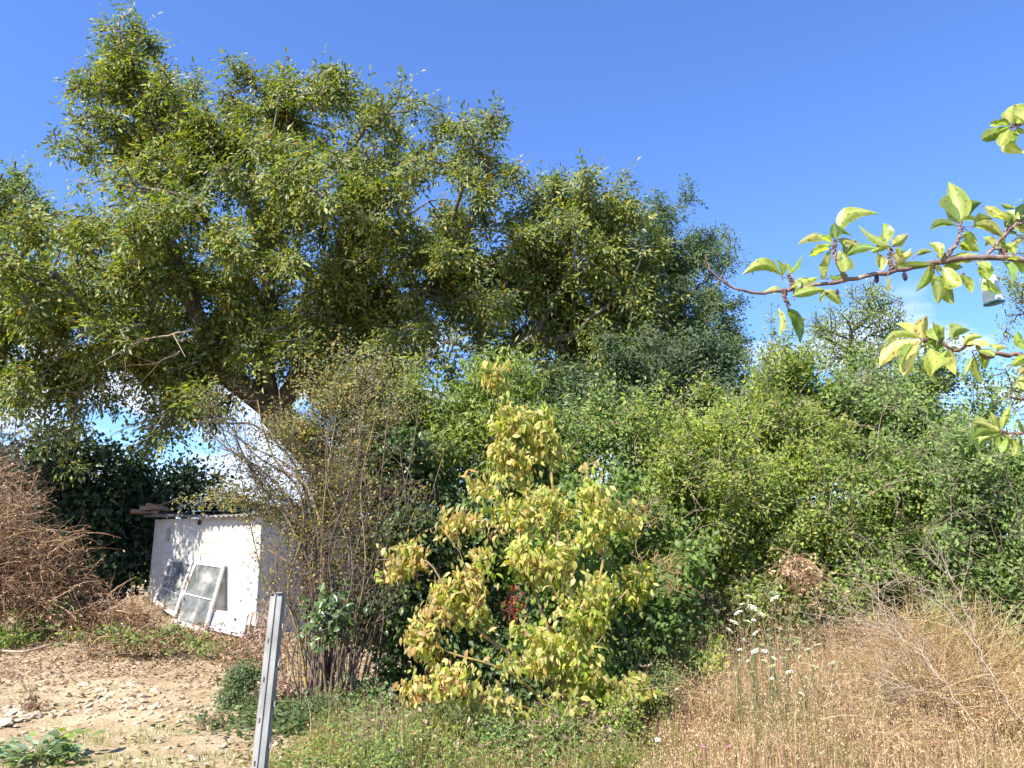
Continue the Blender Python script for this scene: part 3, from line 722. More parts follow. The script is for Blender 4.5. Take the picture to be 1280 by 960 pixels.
post()

# ------------------------------------------------------------------ trees
def PP(*a): return [P(*q) for q in a]
def base_at(px, Y): 
    x = P(px, 640, Y)[0]; return np.array([x, Y, float(gz(x, Y)) - .05])
# big walnut
tb = base_at(418, 17.2); fork = P(343, 515, 16.8)
trunk = limb(tb, P(412, 610, 17.2), P(388, 565, 17.0), fork)
l1 = limb(fork, *PP((330, 455, 16.3), (335, 380, 16.), (335, 300, 15.6), (345, 220, 15.6), (360, 150, 15.8)))
l2 = limb(fork, *PP((375, 470, 16.3), (400, 415, 16.), (430, 330, 15.6), (425, 290, 15.4), (470, 240, 15.4)))
l3 = limb(fork, *PP((300, 480, 16.), (272, 455, 15.5), (245, 390, 15), (210, 300, 15), (190, 200, 15.5), (185, 110, 15.8)))
l4 = limb(l3[5], *PP((200, 440, 14.6), (140, 400, 14.2), (80, 380, 14), (20, 370, 14)))
l5 = limb(l2[7], *PP((450, 390, 16), (520, 370, 16), (580, 300, 16), (600, 230, 16)))
l6 = limb(l1[9], *PP((270, 300, 14.3), (240, 250, 13.8), (150, 230, 13.8)))
WC = [(188, 92, 44, 44, 15.8, 2.6), (182, 140, 60, 50, 15.6, 1.5), (168, 200, 66, 60, 15.5), (255, 145, 36, 45, 15.6), (335, 145, 66, 48, 15.8), (270, 170, 60, 50, 15.6), (400, 145, 62, 48, 15.8), (455, 178, 50, 50, 15.8), (235, 190, 60, 50, 15.2), (500, 200, 50, 50, 15.8), (400, 230, 110, 60, 15),
      (545, 172, 56, 52, 15.8), (598, 200, 34, 48, 15.8), (290, 220, 90, 60, 14.8), (300, 255, 120, 62, 13.4), (470, 250, 110, 66, 14.0), (585, 280, 62, 75, 15.6),
      (120, 270, 80, 70, 14.3), (85, 360, 105, 70, 13.5), (215, 345, 100, 60, 14.2), (240, 410, 80, 45, 16.2), (390, 360, 110, 75, 16.2), (400, 310, 80, 40, 14.8, .5), (520, 380, 90, 70, 16.4), (560, 350, 60, 40, 15, .6), (615, 350, 45, 75, 15.8),
      (50, 455, 60, 55, 14.6), (160, 440, 90, 45, 15.4), (210, 480, 60, 28, 15.8), (255, 470, 45, 45, 16.2), (470, 430, 75, 42, 15.2), (420, 400, 60, 50, 17.5, .6), (250, 400, 100, 60, 17, .7), (340, 330, 140, 80, 17.6, .6), (520, 320, 90, 80, 17.6, .6), (150, 330, 100, 80, 17.3, .6), (40, 500, 60, 30, 14.8, .8), (120, 478, 50, 34, 14.6, 1), (190, 470, 50, 40, 14.8, 1.2), (232, 500, 36, 26, 15, 1), (250, 440, 60, 40, 14.6, 1.2), (330, 420, 70, 42, 15.2, 1.3), (415, 450, 40, 30, 15.6, 1.1), (275, 520, 24, 20, 15.2, .7), (130, 512, 40, 16, 14.8, .6), (500, 455, 40, 30, 15.4, 1), (385, 445, 50, 25, 16.5, .5), (545, 430, 45, 30, 16, .6), (30, 430, 60, 45, 13.0, .6), (95, 468, 46, 20, 13.0, .35), (-30, 380, 70, 70, 13.8, .5)]  # forward left clumps near the end are added to dapple the shed wall
plant('walnut_tree', 'biggest walnut tree, its broad rounded crown spreading over the shed', 'tree', WC, 15, [(trunk, -1), (l1, -2), (l2, -2), (l3, -2), (l4, -2), (l5, -2), (l6, -2)],
      'walnut', 4000, 11, .136, .40, M_WALNUT, M_BARK, T4, fr=1.5, gate=-.30, ragged=.15, sub=.33, seed=3, expo=.44, R=.36, rtip=.0035, compound=5, power=.42, dscale=1.0, droop=.34, spread=.9, tw=.40, step=.5, alpha=.22, base=tb, jit=.07)
# a few bare arching twigs under the crown
def bare_twigs():
    root = thing('dead_branch', 'bare pale dead branches hanging out under the left side of the walnut crown', 'branch')
    sets = [[(240, 412), (205, 420), (165, 430), (155, 470), (148, 500)], [(178, 405), (130, 412), (95, 425), (60, 450), (25, 470)], [(225, 440), (190, 455), (150, 458), (118, 470)],
            [(20, 490), (90, 480), (110, 465), (128, 480), (128, 500), (105, 520), (60, 545), (0, 560)], [(260, 488), (225, 490), (215, 510), (192, 525)], [(120, 392), (90, 385), (50, 383), (10, 380)],
            [(130, 440), (90, 470), (50, 470), (20, 520), (30, 560)]]
    for k, q in enumerate(sets):
        Y = 13.2 + .25 * k; pts = smooth_path(np.array([P(x, y, Y + .1 * i) for i, (x, y) in enumerate(q)]), 24); pts += rng.normal(size=pts.shape) * .012
        it = [(pts, np.linspace(.018, .006, 24))]
        for j in rng.integers(4, 22, 5):
            d = rng.normal(size=3) * .25; d[2] -= .1; e = smooth_path(np.array([pts[j], pts[j] + d + (pts[j] - pts[j - 2]) * 1.5, pts[j] + d * 2 + (pts[j] - pts[j - 2]) * 3]), 6); it.append((e, np.linspace(.009, .004, 6)))
        link('branch', tubes_mesh('branch', it, 5), M_PALEWOOD, root)
    settle(root, tuple(P(240, 405, 13.3)))
bare_twigs()
# left neighbour
t0 = base_at(-70, 20); f0 = P(-60, 420, 20)
plant('walnut_tree', 'walnut tree cut by the left edge of the photo, behind the big crown', 'tree', [(22, 235, 36, 42), (-30, 260, 60, 60), (45, 270, 34, 42), (15, 320, 60, 50), (-40, 340, 60, 60), (40, 400, 60, 50)], 19.5,
      [(limb(t0, (t0 + f0) / 2, f0), -1), (limb(f0, P(-20, 330, 19.8), P(10, 250, 19.6)), -2)], 'walnut_cool', 420, 9, .145, .42, M_WALNUT, M_BARK, T5, R=.25, rtip=.006, compound=5, step=.5, alpha=.3, jit=.09)
# walnut in the middle distance with the pale limb
t1 = base_at(590, 17.5); f1 = P(612, 452, 17)
m1 = limb(f1, *PP((640, 432, 16.8), (668, 420, 16.6), (682, 395, 16.5), (705, 350, 16.5), (712, 300, 16.5), (706, 250, 16.5)))
m2 = limb(m1[6], *PP((715, 420, 16.4), (735, 400, 16.2), (775, 370, 16.2), (800, 330, 16.2)))
plant('walnut_tree', 'thinner walnut tree with a bare pale limb, between the big crown and the blue-green tree', 'tree',
      [(682, 255, 24, 32), (740, 252, 46, 28), (715, 270, 60, 40), (770, 280, 38, 45), (665, 310, 36, 45), (745, 330, 60, 45, 16.8), (690, 350, 50, 40, 17.6), (730, 400, 70, 40, 17.8), (645, 360, 36, 50, 17.2), (770, 395, 50, 40, 17), (655, 395, 35, 34, 17.6), (720, 430, 60, 35, 17.4), (690, 455, 60, 30, 17.8), (790, 330, 40, 50, 17), (770, 440, 50, 40), (640, 480, 50, 25, 17.5, .7)], 16.4,
      [(limb(t1, (t1 + f1) / 2, f1), -1), (m1, -2), (m2, -2)], 'walnut', 1400, 9, .145, .38, M_WALNUT, M_BARK, T4, fr=1.5, gate=-.2, ragged=.25, sub=.30, R=.14, rtip=.0035, compound=5, power=.42, step=.5, alpha=.22, jit=.06, tw=.38)
# feathery blue-green tree
t2 = base_at(850, 19); f2 = P(835, 470, 19)
plant('ash_tree', 'blue-green feathery tree rounding off the right end of the high crowns', 'tree',
      [(830, 290, 46, 34), (862, 315, 42, 42), (800, 330, 50, 55), (880, 365, 34, 44), (835, 370, 66, 55), (800, 410, 66, 55), (885, 395, 30, 34, 18.5, 1.6), (870, 350, 36, 40, 18.5, 1.5), (850, 430, 66, 50), (895, 430, 34, 28, 18.5, .7), (760, 420, 50, 60)], 18.6,
      [(limb(t2, (t2 + f2) / 2, f2), -1), (limb(f2, *PP((840, 400, 19), (850, 330, 19))), -2), (limb(f2, *PP((870, 420, 18.6), (890, 370, 18.6))), -2)],
      'ash', 1600, 8, .100, .38, M_DULL, M_BARK, T4, ragged=.4, gate=-.1, sub=.26, R=.18, rtip=.005, compound=5, power=.42, step=.5, alpha=.3, jit=.08, droop=.2, upb=.9)
# dark ivy-clad mass under it
t3 = base_at(830, 15.5)
plant('ivy_clad_tree', 'darkest green ivy-clad small tree below the blue-green feathery tree', 'tree', [(840, 470, 75, 50), (900, 460, 42, 34), (790, 490, 60, 50), (870, 510, 70, 40), (935, 465, 16, 18, 15, .4), (745, 500, 50, 45), (700, 500, 40, 40, 15.5, .8)], 15.2,
      [(limb(t3, P(830, 600, 15.5), P(835, 500, 15.4)), -1)], 'shade_green', 1300, 28, .090, .5, M_THICK, M_BARK, T4, R=.12, rtip=.005, power=.4, step=.5, jit=.14, tw=.35, shoots=30, fr=1.9, gate=0.0, ragged=.5)
# thin far tree
t4 = base_at(1066, 21)
plant('slender_tree', 'small airy tree standing alone against the sky behind the right-hand thicket', 'tree', [(1062, 402, 52, 26), (1105, 385, 30, 22), (1018, 412, 24, 16), (1082, 365, 34, 12), (1120, 410, 22, 18), (1060, 440, 50, 24), (1115, 445, 40, 20)], 20.5,
      [(limb(t4, P(1066, 560, 20.8), P(1064, 430, 20.6), P(1064, 412, 20.6)), -1), (limb(P(1064, 425, 20.6), P(1030, 412, 20.6)), -2), (limb(P(1064, 415, 20.6), P(1100, 385, 20.6)), -2)],
      'thicket', 430, 16, .085, .55, M_DULL, M_TWIG, T5, R=.09, rtip=.006, step=.35, jit=.13, tw=.3)
t5 = base_at(1300, 18)
plant('roadside_tree', 'sparse small tree half cut off by the right edge of the photo', 'tree', [(1280, 255, 14, 18), (1272, 370, 18, 34), (1255, 420, 12, 14), (1262, 300, 12, 30, 18, .6), (1300, 330, 40, 90), (1255, 485, 34, 30), (1300, 460, 50, 50), (1215, 500, 26, 24, 17, .8)], 17.6,
      [(limb(t5, P(1310, 520, 18), P(1300, 380, 18)), -1), (limb(P(1300, 400, 18), P(1285, 260, 18)), -2)], 'thicket', 330, 16, .085, .5, M_DULL, M_TWIG, T5, R=.10, rtip=.005, step=.4, jit=.12)
def far_hedge():
    n = 26000; x = rng.uniform(-34, 34, n); y = rng.uniform(27, 31, n); h = 2.0 + .5 * np.sin(x * .6) + .4 * np.sin(x * 1.9 + 1)
    z = gz(x, y) + rng.random(n) ** .7 * h
    col = palette('thicket', n); V, Fs, C = leaves(np.stack([x, y, z], 1), rng.normal(size=(n, 3)), rng.normal(size=(n, 3)) + [0, 0, .8], .34, .24, col, T4)
    tag(link('far_hedge', mesh_np('far_hedge', V, Fs, C), M_DULL), 'distant field hedge closing the gaps under the tree crowns', 'hedge', kind='stuff')
far_hedge()

# ------------------------------------------------------------------ left bank: ivy hedge, dead brush
i0 = base_at(130, 18.2)
plant('ivy_hedge', 'dark glossy ivy mound filling the bank behind and left of the shed', 'hedge',
      [(60, 580, 48, 45, 16.5), (100, 600, 60, 60, 16.8), (150, 620, 60, 60, 17.5), (60, 650, 70, 60, 16), (200, 615, 45, 42, 18.3), (240, 606, 34, 30, 19), (180, 640, 20, 30, 17.2, .8), (120, 690, 70, 60, 16.5), (275, 620, 30, 18, 19.5, .6), (-20, 620, 60, 60, 16.5), (170, 680, 40, 60, 17.6)], 17,
      [(limb(i0, P(110, 640, 17.5)), -1)], 'ivy', 950, 24, .125, .9, M_IVY, M_TWIG, T4, R=.08, rtip=.006, power=.4, step=.6, jit=.2, tw=.35, upb=.5)
def twigs_on_top(name, label, cat, starts, Y, length, n, mat, seed_dir=(0, 0, 1), r=(.006, .002)):
    root = []
    it = []
    for _ in range(n):
        q = starts[rng.integers(len(starts))]; s = P(q[0] + rng.normal() * q[2], q[1] + rng.normal() * q[3], Y + rng.normal() * .25)
        d = nrm(np.array(seed_dir) + rng.normal(size=3) * .45) * length * rng.uniform(.4, 1.2)
        pts = smooth_path(np.array([s, s + d * .5 + rng.normal(size=3) * .05, s + d + np.array([0, 0, -.15 * length]) + rng.normal(size=3) * .08]), 7)
        it.append((pts, np.linspace(r[0], r[1], 7)))
    return tag(link(name, tubes_mesh(name, it, 3), mat), label, cat)
def tangle(name, label, cat, clumps, Y0, n, Lr, mat, cols, r=.005, grav=.5, curl=.5, leafy=0, group=None, seg=7):
    reseed(label)
    """a heap of arching dry stems"""
    p, d, _ = ell_points(clumps, n, Y0, .6, 1.0, 1.8, -.15, .5)
    n = len(p); V, Q, C = [], [], []; b = 0
    pal = palette(cols, n)
    for i in range(n):
        Lh = rng.uniform(*Lr); dr = nrm(d[i] * .4 + rng.normal(size=3) * [1, .8, .7] + [0, 0, .35]); x = p[i].copy(); pts = [x]
        bend = rng.normal(size=3) * curl
        for k in range(seg - 1):
            dr = nrm(dr + (bend + [0, 0, -grav]) * (1.2 / seg)); x = x + dr * Lh / seg; g = float(gz(x[0], x[1])); x = np.array([x[0], x[1], max(x[2], g + .02)]); pts.append(x)
        v, q = tube_path(np.array(pts), np.linspace(r, r * .35, seg) * (rng.uniform(.5, 1.3) if rng.random() < .94 else 2.2), 3); V.append(v); Q.append(q + b); b += len(v); C.append(np.tile(pal[i], (len(v), 1)))
    root = thing(name, label, cat, group)
    o = link('stems', mesh_np('stems', np.vstack(V), [np.vstack(Q)], np.vstack(C), True), mat, root); o['kind'] = 'stuff'
    if leafy:
        pi = rng.integers(0, n, leafy); vv = np.array([V[i][rng.integers(3, len(V[i]))] for i in pi]); c = palette(cols, leafy)
        v, f, cc = leaves(vv, rng.normal(size=(leafy, 3)) + [0, 0, -.6], rng.normal(size=(leafy, 3)) + [0, 0, .5], rng.uniform(.03, .07, leafy), .025, c, T5)
        o = link('dry_leaves', mesh_np('dry_leaves', v, f, cc), mat, root); o['kind'] = 'stuff'
    cx = p.mean(0); settle(root, (cx[0], cx[1], float(gz(cx[0], cx[1]))))
    return root
PAL['gold'] = [((.50, .34, .14), 4), ((.42, .26, .10), 3), ((.52, .40, .22), 3)]
PAL['rust'] = [((.30, .175, .095), 5), ((.44, .29, .17), 4), ((.13, .07, .045), 5), ((.54, .41, .27), 1.5)]  # wide light and dark strand contrast paints in sharper lighting
PAL['drygrey'] = [((.34, .25, .17), 5), ((.26, .17, .12), 4), ((.42, .34, .25), 3)]
tangle('dead_brush', 'rusty brown heap of dead brambles left of the shed', 'brush heap', [(60, 705, 38, 40, 13.2), (20, 665, 34, 30, 13.6), (30, 760, 44, 36, 12.8), (88, 735, 24, 32, 13), (105, 768, 26, 14, 13.2), (-20, 710, 50, 80, 13.)], 13, 2600, (.25, .95), M_DRY, 'rust', .0075, .9, .9, leafy=4500)
tangle('dead_brush', 'paler thin dry growth at the left edge above the rusty heap', 'brush heap', [(5, 590, 22, 40, 14.2), (-20, 600, 40, 60, 14.4), (22, 650, 26, 36, 14)], 14.2, 900, (.3, .8), M_DRY, 'drygrey', .005, .3, .5, leafy=5200)
tangle('dead_brush', 'tan dry twigs strewn on the earth at the left foot of the shed wall', 'brush heap', [(160, 770, 30, 12, 13.0), (215, 788, 36, 7, 12.4), (145, 784, 46, 10, 12.6)], 13, 330, (.3, .9), M_DRY, 'rust', .006, .6, .5, leafy=900)
tangle('dead_brush', 'flat tan twigs and weeds littering the ground below the leaning sashes', 'brush heap', [(230, 800, 60, 8, 11.6), (160, 800, 60, 8, 11.8), (290, 812, 30, 8, 11.2)], 11.6, 420, (.15, .55), M_DRY, 'rust', .005, .8, .5, leafy=1500)
def fallen_branch():
    q = [(-30, 818), (0, 818), (30, 819), (52, 814), (70, 809), (98, 811), (128, 811), (150, 806)]
    pts = smooth_path(np.array([G(*a) + [0, 0, .05] for a in q]), 30)
    tag(link('fallen_branch', tubes_mesh('fallen_branch', [(pts, np.linspace(.020, .008, 30)), (smooth_path(np.array([pts[22], pts[25] + [.1, -.12, .05], pts[28] + [.25, -.3, .03]]), 8), np.linspace(.007, .004, 8))], 8), M_PALEWOOD), 'pale bleached fallen branch lying on the earth at the left edge', 'branch')
fallen_branch()
# low greens at the foot of the shed
def lowplant(name, label, cat, clumps, Y0, kind, nt, nl, L_, Wd, mat, group=None, T=T5, **k):
    c = clumps[0]; Y = c[4] if len(c) > 4 and c[4] else Y0
    b = base_at(c[0], Y); kw = dict(R=.012, rtip=.003, step=.2, jit=.05, tw=.12, alpha=.6, wood='stems', leafname='foliage'); kw.update(k)
    return plant(name, label, cat, clumps, Y0, [(limb(b, b + [0, 0, .08]), -1)], kind, nt, nl, L_, Wd, mat, M_TWIG, T, group=group, **kw)
lowplant('bramble', 'dark green living brambles growing through the rusty dead heap at the left', 'bramble', [(30, 790, 40, 14, 12.6), (10, 740, 30, 30, 13.2), (60, 770, 40, 20, 12.9), (5, 800, 30, 10, 12.3)], 12.8, 'thicket', 130, 14, .07, .6, M_THICK)
lowplant('nettle_patch', 'bright low weeds on the litter left of the leaning sashes', 'weeds', [(130, 795, 46, 9), (95, 802, 26, 7), (180, 800, 24, 8)], 11.6, 'thicket', 75, 10, .06, .6, M_THICK)
lowplant('nettle_patch', 'brightest small green weed under the leaning sashes', 'weeds', [(216, 792, 11, 12)], 11.8, 'bright', 50, 12, .06, .6, M_THICK)
lowplant('nettle_patch', 'dull green trailing weeds in front of the white painted board', 'weeds', [(262, 808, 42, 7), (300, 812, 30, 6), (235, 800, 24, 6)], 11.4, 'thicket', 60, 9, .055, .6, M_THICK)

# ------------------------------------------------------------------ middle shrubs
bb = base_at(410, 8.6)
stemP = []
# clump of dry upright stems
def dry_shrub():
    reseed('dry shrub', 1)
    root = thing('dry_shrub', 'tall half-dry shrub of many bare upright stems between the post and the dark laurel', 'shrub')
    it, thin = [], []
    tops = []
    for k in range(78):
        bx = 372 + 98 * rng.random() if k > 46 else 388 + 65 * rng.random()
        s = base_at(bx, 8.5 + rng.normal() * .28); ty = rng.uniform(470, 700); tx = bx + (bx - 408) * rng.uniform(.3, 1.5) + rng.normal() * 26
        e = P(tx, ty, s[1] + rng.normal() * .25); m_ = (s + e) / 2 + rng.normal(size=3) * [.13, .10, 0]
        pts = smooth_path(np.array([s, s * .75 + e * .25 + rng.normal(size=3) * .035, m_, s * .25 + e * .75 + rng.normal(size=3) * .06, e]), 16)
        r = rng.choice([.005, .008, .012, .022], p=[.35, .35, .22, .08]) * rng.uniform(.8, 1.2); it.append((pts, np.linspace(r, .004, 16))); tops.append(pts)
    for k in range(9):      # arching limbs to the left, over the shed
        s = base_at(380 + 40 * rng.random(), 8.6); q = [(395, 740), (375, 680 - 10 * k), (345 - 4 * k, 640 - 12 * k), (315 - 6 * k, 600 - 10 * k), (285 - 5 * k, 585 - 12 * k)]
        pts = smooth_path(np.array([s] + [P(a + rng.normal() * 6, b_ + rng.normal() * 6, 8.6 - .12 * i) for i, (a, b_) in enumerate(q)]), 22)
        it.append((pts, np.linspace(rng.uniform(.012, .022), .004, 22))); tops.append(pts)
    for q in ([(390, 735), (362, 705), (333, 686), (320, 678)], [(395, 740), (360, 650), (335, 620), (300, 560), (290, 520)], [(405, 700), (385, 610), (350, 585), (330, 540), (322, 500)]):
        pts = smooth_path(np.array([base_at(400, 8.5)] + [P(a, b_, 8.4) for a, b_ in q]), 20); it.append((pts, np.linspace(.024, .006, 20))); tops.append(pts)
    for (pts, r) in it:
        if True: link('stem', tubes_mesh('stem', [(pts, r)], 5), M_TWIG if rng.random() < .85 else M_LICHEN, root)
    for pts in tops:
        for _ in range(16):
            j = rng.integers(6, len(pts)); d = nrm(rng.normal(size=3) + [0, 0, .5]) * rng.uniform(.12, .42)
            p1 = pts[j] + d; thin.append((smooth_path(np.array([pts[j], pts[j] + d * .5 + rng.normal(size=3) * .03, p1]), 5), np.linspace(.0035, .0015, 5)))
            for _2 in range(2): d2 = nrm(d * 2 + rng.normal(size=3)) * rng.uniform(.06, .2); thin.append((np.array([pts[j] + d * .6, pts[j] + d * .6 + d2]), [.002, .001]))
    o = link('twigs', tubes_mesh('twigs', thin, 3), M_TWIG, root); o['kind'] = 'stuff'
    # few leaves
    T_ = np.array([t[0][-1] for t in thin]); sel = rng.random(len(T_)) < .85; T_ = T_[sel]
    ii = np.repeat(np.arange(len(T_)), 3); pos = T_[ii] + rng.normal(size=(len(ii), 3)) * .04
    zr = pos[:, 2]; keep = rng.random(len(ii)) < np.clip((zr - .7) / 1.2, .06, 1); pos = pos[keep]
    V, Fs, C = leaves(pos, rng.normal(size=pos.shape) + [0, 0, -.3], rng.normal(size=pos.shape) + [0, 0, .8], rng.uniform(.025, .05, len(pos)), .022, palette('greygreen', len(pos)), T5)
    o = link('foliage', mesh_np('foliage', V, Fs, C), M_DULL, root); o['kind'] = 'stuff'
    settle(root, tuple(base_at(410, 8.5)))
dry_shrub()
def fan(bx, Y, targets, k=5):
    b = base_at(bx, Y); ps = [(limb(b, b + [0, 0, .15], n=2), -1)]
    for (x, y, Yt) in targets: e = P(x, y, Yt); ps.append((limb(b + [0, 0, .15], b * .6 + e * .4 + rng.normal(size=3) * .1, e), -2))
    return ps
plant('blackthorn_shrub', 'grey-green twiggy shrub with yellow lichen rising above the bare upright stems', 'shrub',
      [(420, 500, 50, 36), (385, 540, 40, 40), (450, 480, 40, 28), (445, 540, 50, 45), (480, 520, 30, 50), (400, 590, 45, 45), (455, 610, 45, 50), (335, 585, 40, 28, 8.6, .6), (285, 622, 42, 13, 8.6, .9), (235, 632, 20, 6, 8.6, .25), (315, 645, 30, 10, 8.6, .5), (350, 635, 36, 30, 8.7, .6), (365, 540, 30, 30, 8.7, .5), (330, 545, 26, 24, 8.6, .25)], 9.0,
      fan(420, 9.0, [(415, 540, 9), (450, 520, 9), (395, 560, 8.9), (470, 560, 9)]), 'greygreen', 1700, 14, .042, .5, M_DULL, M_TWIG, T4, R=.035, rtip=.0025, power=.5, step=.22, jit=.06, tw=.16, alpha=.3, wob=.1, shoots=60, ragged=.4)
plant('willow_shrub', 'light green shrub with narrow hanging leaves at the middle, left of the yellow bush top', 'shrub',
      [(545, 510, 55, 30), (510, 540, 40, 50), (570, 545, 55, 50), (620, 530, 40, 45), (560, 600, 60, 50), (660, 560, 46, 46), (640, 510, 36, 32), (640, 620, 60, 50), (590, 500, 40, 24)], 9.6,
      fan(575, 9.8, [(540, 540, 9.7), (590, 530, 9.7), (640, 540, 9.6)]), 'willow', 1100, 24, .095, .30, M_THICK, M_TWIG, T4, sub=.16, R=.04, rtip=.003, power=.45, step=.3, jit=.09, droop=.75, tw=.2, shoots=40, fr=2.0, ragged=.4)
plant('laurel_bush', 'dark broad-leaved evergreen bush in the shade left of the yellow bush', 'bush',
      [(500, 600, 45, 55), (490, 680, 45, 60, 8.8), (470, 560, 26, 30, 9.4, .7), (540, 670, 60, 60), (480, 780, 45, 60, 8.5), (540, 760, 60, 70), (490, 860, 60, 40, 8.3), (590, 800, 50, 60), (600, 700, 50, 60), (560, 860, 50, 40), (630, 850, 60, 40)], 9.0,
      fan(520, 9.3, [(500, 640, 9.2), (540, 680, 9.2), (500, 780, 9)]), 'dark', 1150, 24, .085, .62, M_IVY, M_TWIG, T4, sub=.15, R=.04, rtip=.003, power=.42, step=.3, jit=.10, tw=.2)
plant('elder_shrub', 'bright large-leaved green bush showing between the yellow bush and the thicket', 'bush',
      [(810, 740, 50, 50), (790, 660, 45, 50), (850, 700, 40, 50), (845, 790, 34, 40), (740, 640, 50, 50, 9), (760, 820, 60, 50), (690, 720, 60, 80, 8.9), (700, 830, 60, 50, 8.6)], 8.7,
      fan(790, 8.9, [(800, 720, 8.7), (770, 680, 8.7), (830, 760, 8.6)]), 'bright', 620, 22, .085, .55, M_THICK, M_TWIG, T5, R=.03, rtip=.003, power=.45, step=.3, jit=.09, tw=.2, parts=260)
plant('mixed_shrub', 'sprouting grey-brown and green shrub tops just right of the yellow bush tip', 'shrub',
      [(760, 530, 36, 30), (720, 560, 34, 40), (780, 580, 45, 45), (810, 545, 24, 24, 9.6, .5), (700, 620, 40, 40), (745, 510, 14, 18, 9.6, .3), (760, 600, 70, 50, 10.6), (690, 580, 50, 50, 10.4), (830, 560, 50, 40, 10.8)], 9.7,
      fan(760, 9.8, [(755, 550, 9.7), (790, 560, 9.7), (720, 570, 9.7)]), 'thicket', 900, 22, .070, .42, M_DULL, M_TWIG, T5, R=.03, rtip=.003, power=.5, step=.25, jit=.08, tw=.22, droop=.5, shoots=60, ragged=.4)
tangle('dodder_clump', 'orange wiry dead stems tangled beside the right flank of the yellow bush', 'dead stems', [(822, 702, 26, 7, 8.0), (842, 738, 20, 14, 8.0), (805, 640, 24, 20, 8.3, .6), (835, 715, 14, 8, 8.0)], 8.1, 260, (.06, .26), M_DRY, 'gold', .0024, .15, .6)

# ------------------------------------------------------------------ right thicket
def bush(label, cl, Y0, bx, kind='thicket', nt=800, nl=30, L_=.068, Wd=.54, name='plum_thicket', **k):
    kw = dict(R=.04, rtip=.003, power=.42, step=.3, jit=.07, tw=.36, dead=90, shoots=30, fr=2.4, gate=-.06, ragged=.4, sub=.17); kw.update(k)
    return plant(name, label, 'bush', cl, Y0, fan(bx, Y0 + .2, [(cl[0][0], cl[0][1] + 10, Y0), (cl[1][0], cl[1][1], Y0)]), kind, nt, nl, L_, Wd, M_THICK, M_TWIG, T4, **kw)
bush('yellow-green fresh leaved bush between the sprouting shrub and the right-hand thicket', [(850, 590, 50, 45), (880, 560, 40, 26), (840, 640, 50, 45), (905, 610, 45, 50), (830, 700, 40, 40, 9.6)], 9.5, 860, 'lime', 950, 28, .065, .42, 'bindweed_bush', droop=.55)
bush('tallest rounded part of the right-hand thicket with grey seed fluff on its top', [(1090, 500, 80, 40), (1150, 500, 60, 36), (1040, 520, 60, 40), (1185, 525, 34, 40), (1110, 560, 110, 60), (1060, 470, 30, 14, 11.6, .3)], 11.5, 1100, kind='thicket_cool', nt=1700, nl=24, L_=.066, Wd=.6)
bush('bush with arching sprays along the skyline under the far clouds', [(965, 510, 55, 34), (920, 535, 50, 30), (1010, 500, 36, 40), (990, 560, 80, 50), (960, 470, 24, 14, 11.6, .25), (1000, 455, 22, 12, 11.6, .25)], 11.3, 970, 'thicket_warm', nt=1200, L_=.075, Wd=.42)
bush('dense mid-green bush in the middle of the thicket above the white wild carrots', [(960, 620, 75, 50), (940, 690, 60, 50), (1010, 690, 60, 50), (900, 720, 40, 40, 9.8), (1030, 640, 50, 50), (920, 770, 50, 26, 9.7)], 10.0, 960, kind='thicket_warm', nt=1600, nl=24, L_=.064)
bush('dense green bush facing the dead pale branch at the right', [(1110, 640, 70, 55), (1100, 710, 60, 45), (1170, 660, 60, 60), (1060, 740, 50, 30, 9.6), (1150, 730, 60, 40)], 9.9, 1120, dead=200, nt=1600, nl=24, L_=.064)
bush('bush at the right edge with arching grey stems above the dry grass', [(1240, 610, 60, 60), (1255, 700, 60, 70), (1200, 690, 45, 60), (1230, 790, 60, 45), (1290, 830, 50, 40, 9), (1195, 600, 40, 40)], 9.2, 1240, dead=260, kind='thicket_cool', nt=1400, nl=24, L_=.074, Wd=.46)
# seed fluff
def fluff():
    n = 5200; p, _, _ = ell_points([(1095, 488, 34, 16, 11.0), (1060, 495, 16, 10, 11.0), (1022, 588, 12, 18, 10.1), (1085, 470, 16, 8, 11.1), (1015, 610, 8, 10, 9.9), (1170, 480, 20, 10, 11.1)], n, 11, .6, .8)
    c = np.tile((.42, .36, .29), (n, 1)) * rng.uniform(.7, 1.2, (n, 1)); V, Fs, C = leaves(p, rng.normal(size=(n, 3)), rng.normal(size=(n, 3)), .035, .010, c, T4)
    tag(link('seed_fluff', mesh_np('seed_fluff', V, Fs, C), M_DRY), 'greyish feathery seed heads of climbing vine on top of the thicket', 'seed heads', kind='stuff')
fluff()
def arching():
    root = thing('arching_stems', 'bare grey stems arching over the thicket near the right edge', 'stems')
    for q in ([(1180, 700), (1160, 660), (1200, 640), (1240, 632)], [(1250, 690), (1230, 640), (1200, 625)], [(1060, 665), (1090, 680), (1105, 700)], [(1240, 560), (1262, 600), (1275, 660), (1280, 740)], [(1150, 690), (1172, 655), (1215, 640), (1250, 650)], [(1290, 880), (1250, 780), (1200, 700), (1165, 650)], [(1220, 820), (1190, 760), (1150, 720)], [(1255, 690), (1245, 655), (1225, 635), (1190, 638)]):
        pts = smooth_path(np.array([P(x, y, 8.7 - .1 * i) for i, (x, y) in enumerate(q)]), 14); pts += rng.normal(size=pts.shape) * .012
        link('stem', tubes_mesh('stem', [(pts, np.linspace(.006, .002, 14))], 5), M_TWIG, root)
    settle(root, tuple(base_at(1220, 8.9)))
arching()
lowplant('leafy_sprout', 'pale green leafy sprout at the foot of the thicket left of the wild carrots', 'weeds', [(885, 800, 22, 20, 8.3), (880, 830, 24, 16, 8.1)], 8.3, 'lime', 90, 14, .075, .5, M_THICK, tw=.12)
PAL['strawleaf'] = [((.42, .30, .18), 5), ((.30, .19, .11), 4), ((.52, .42, .28), 2)]
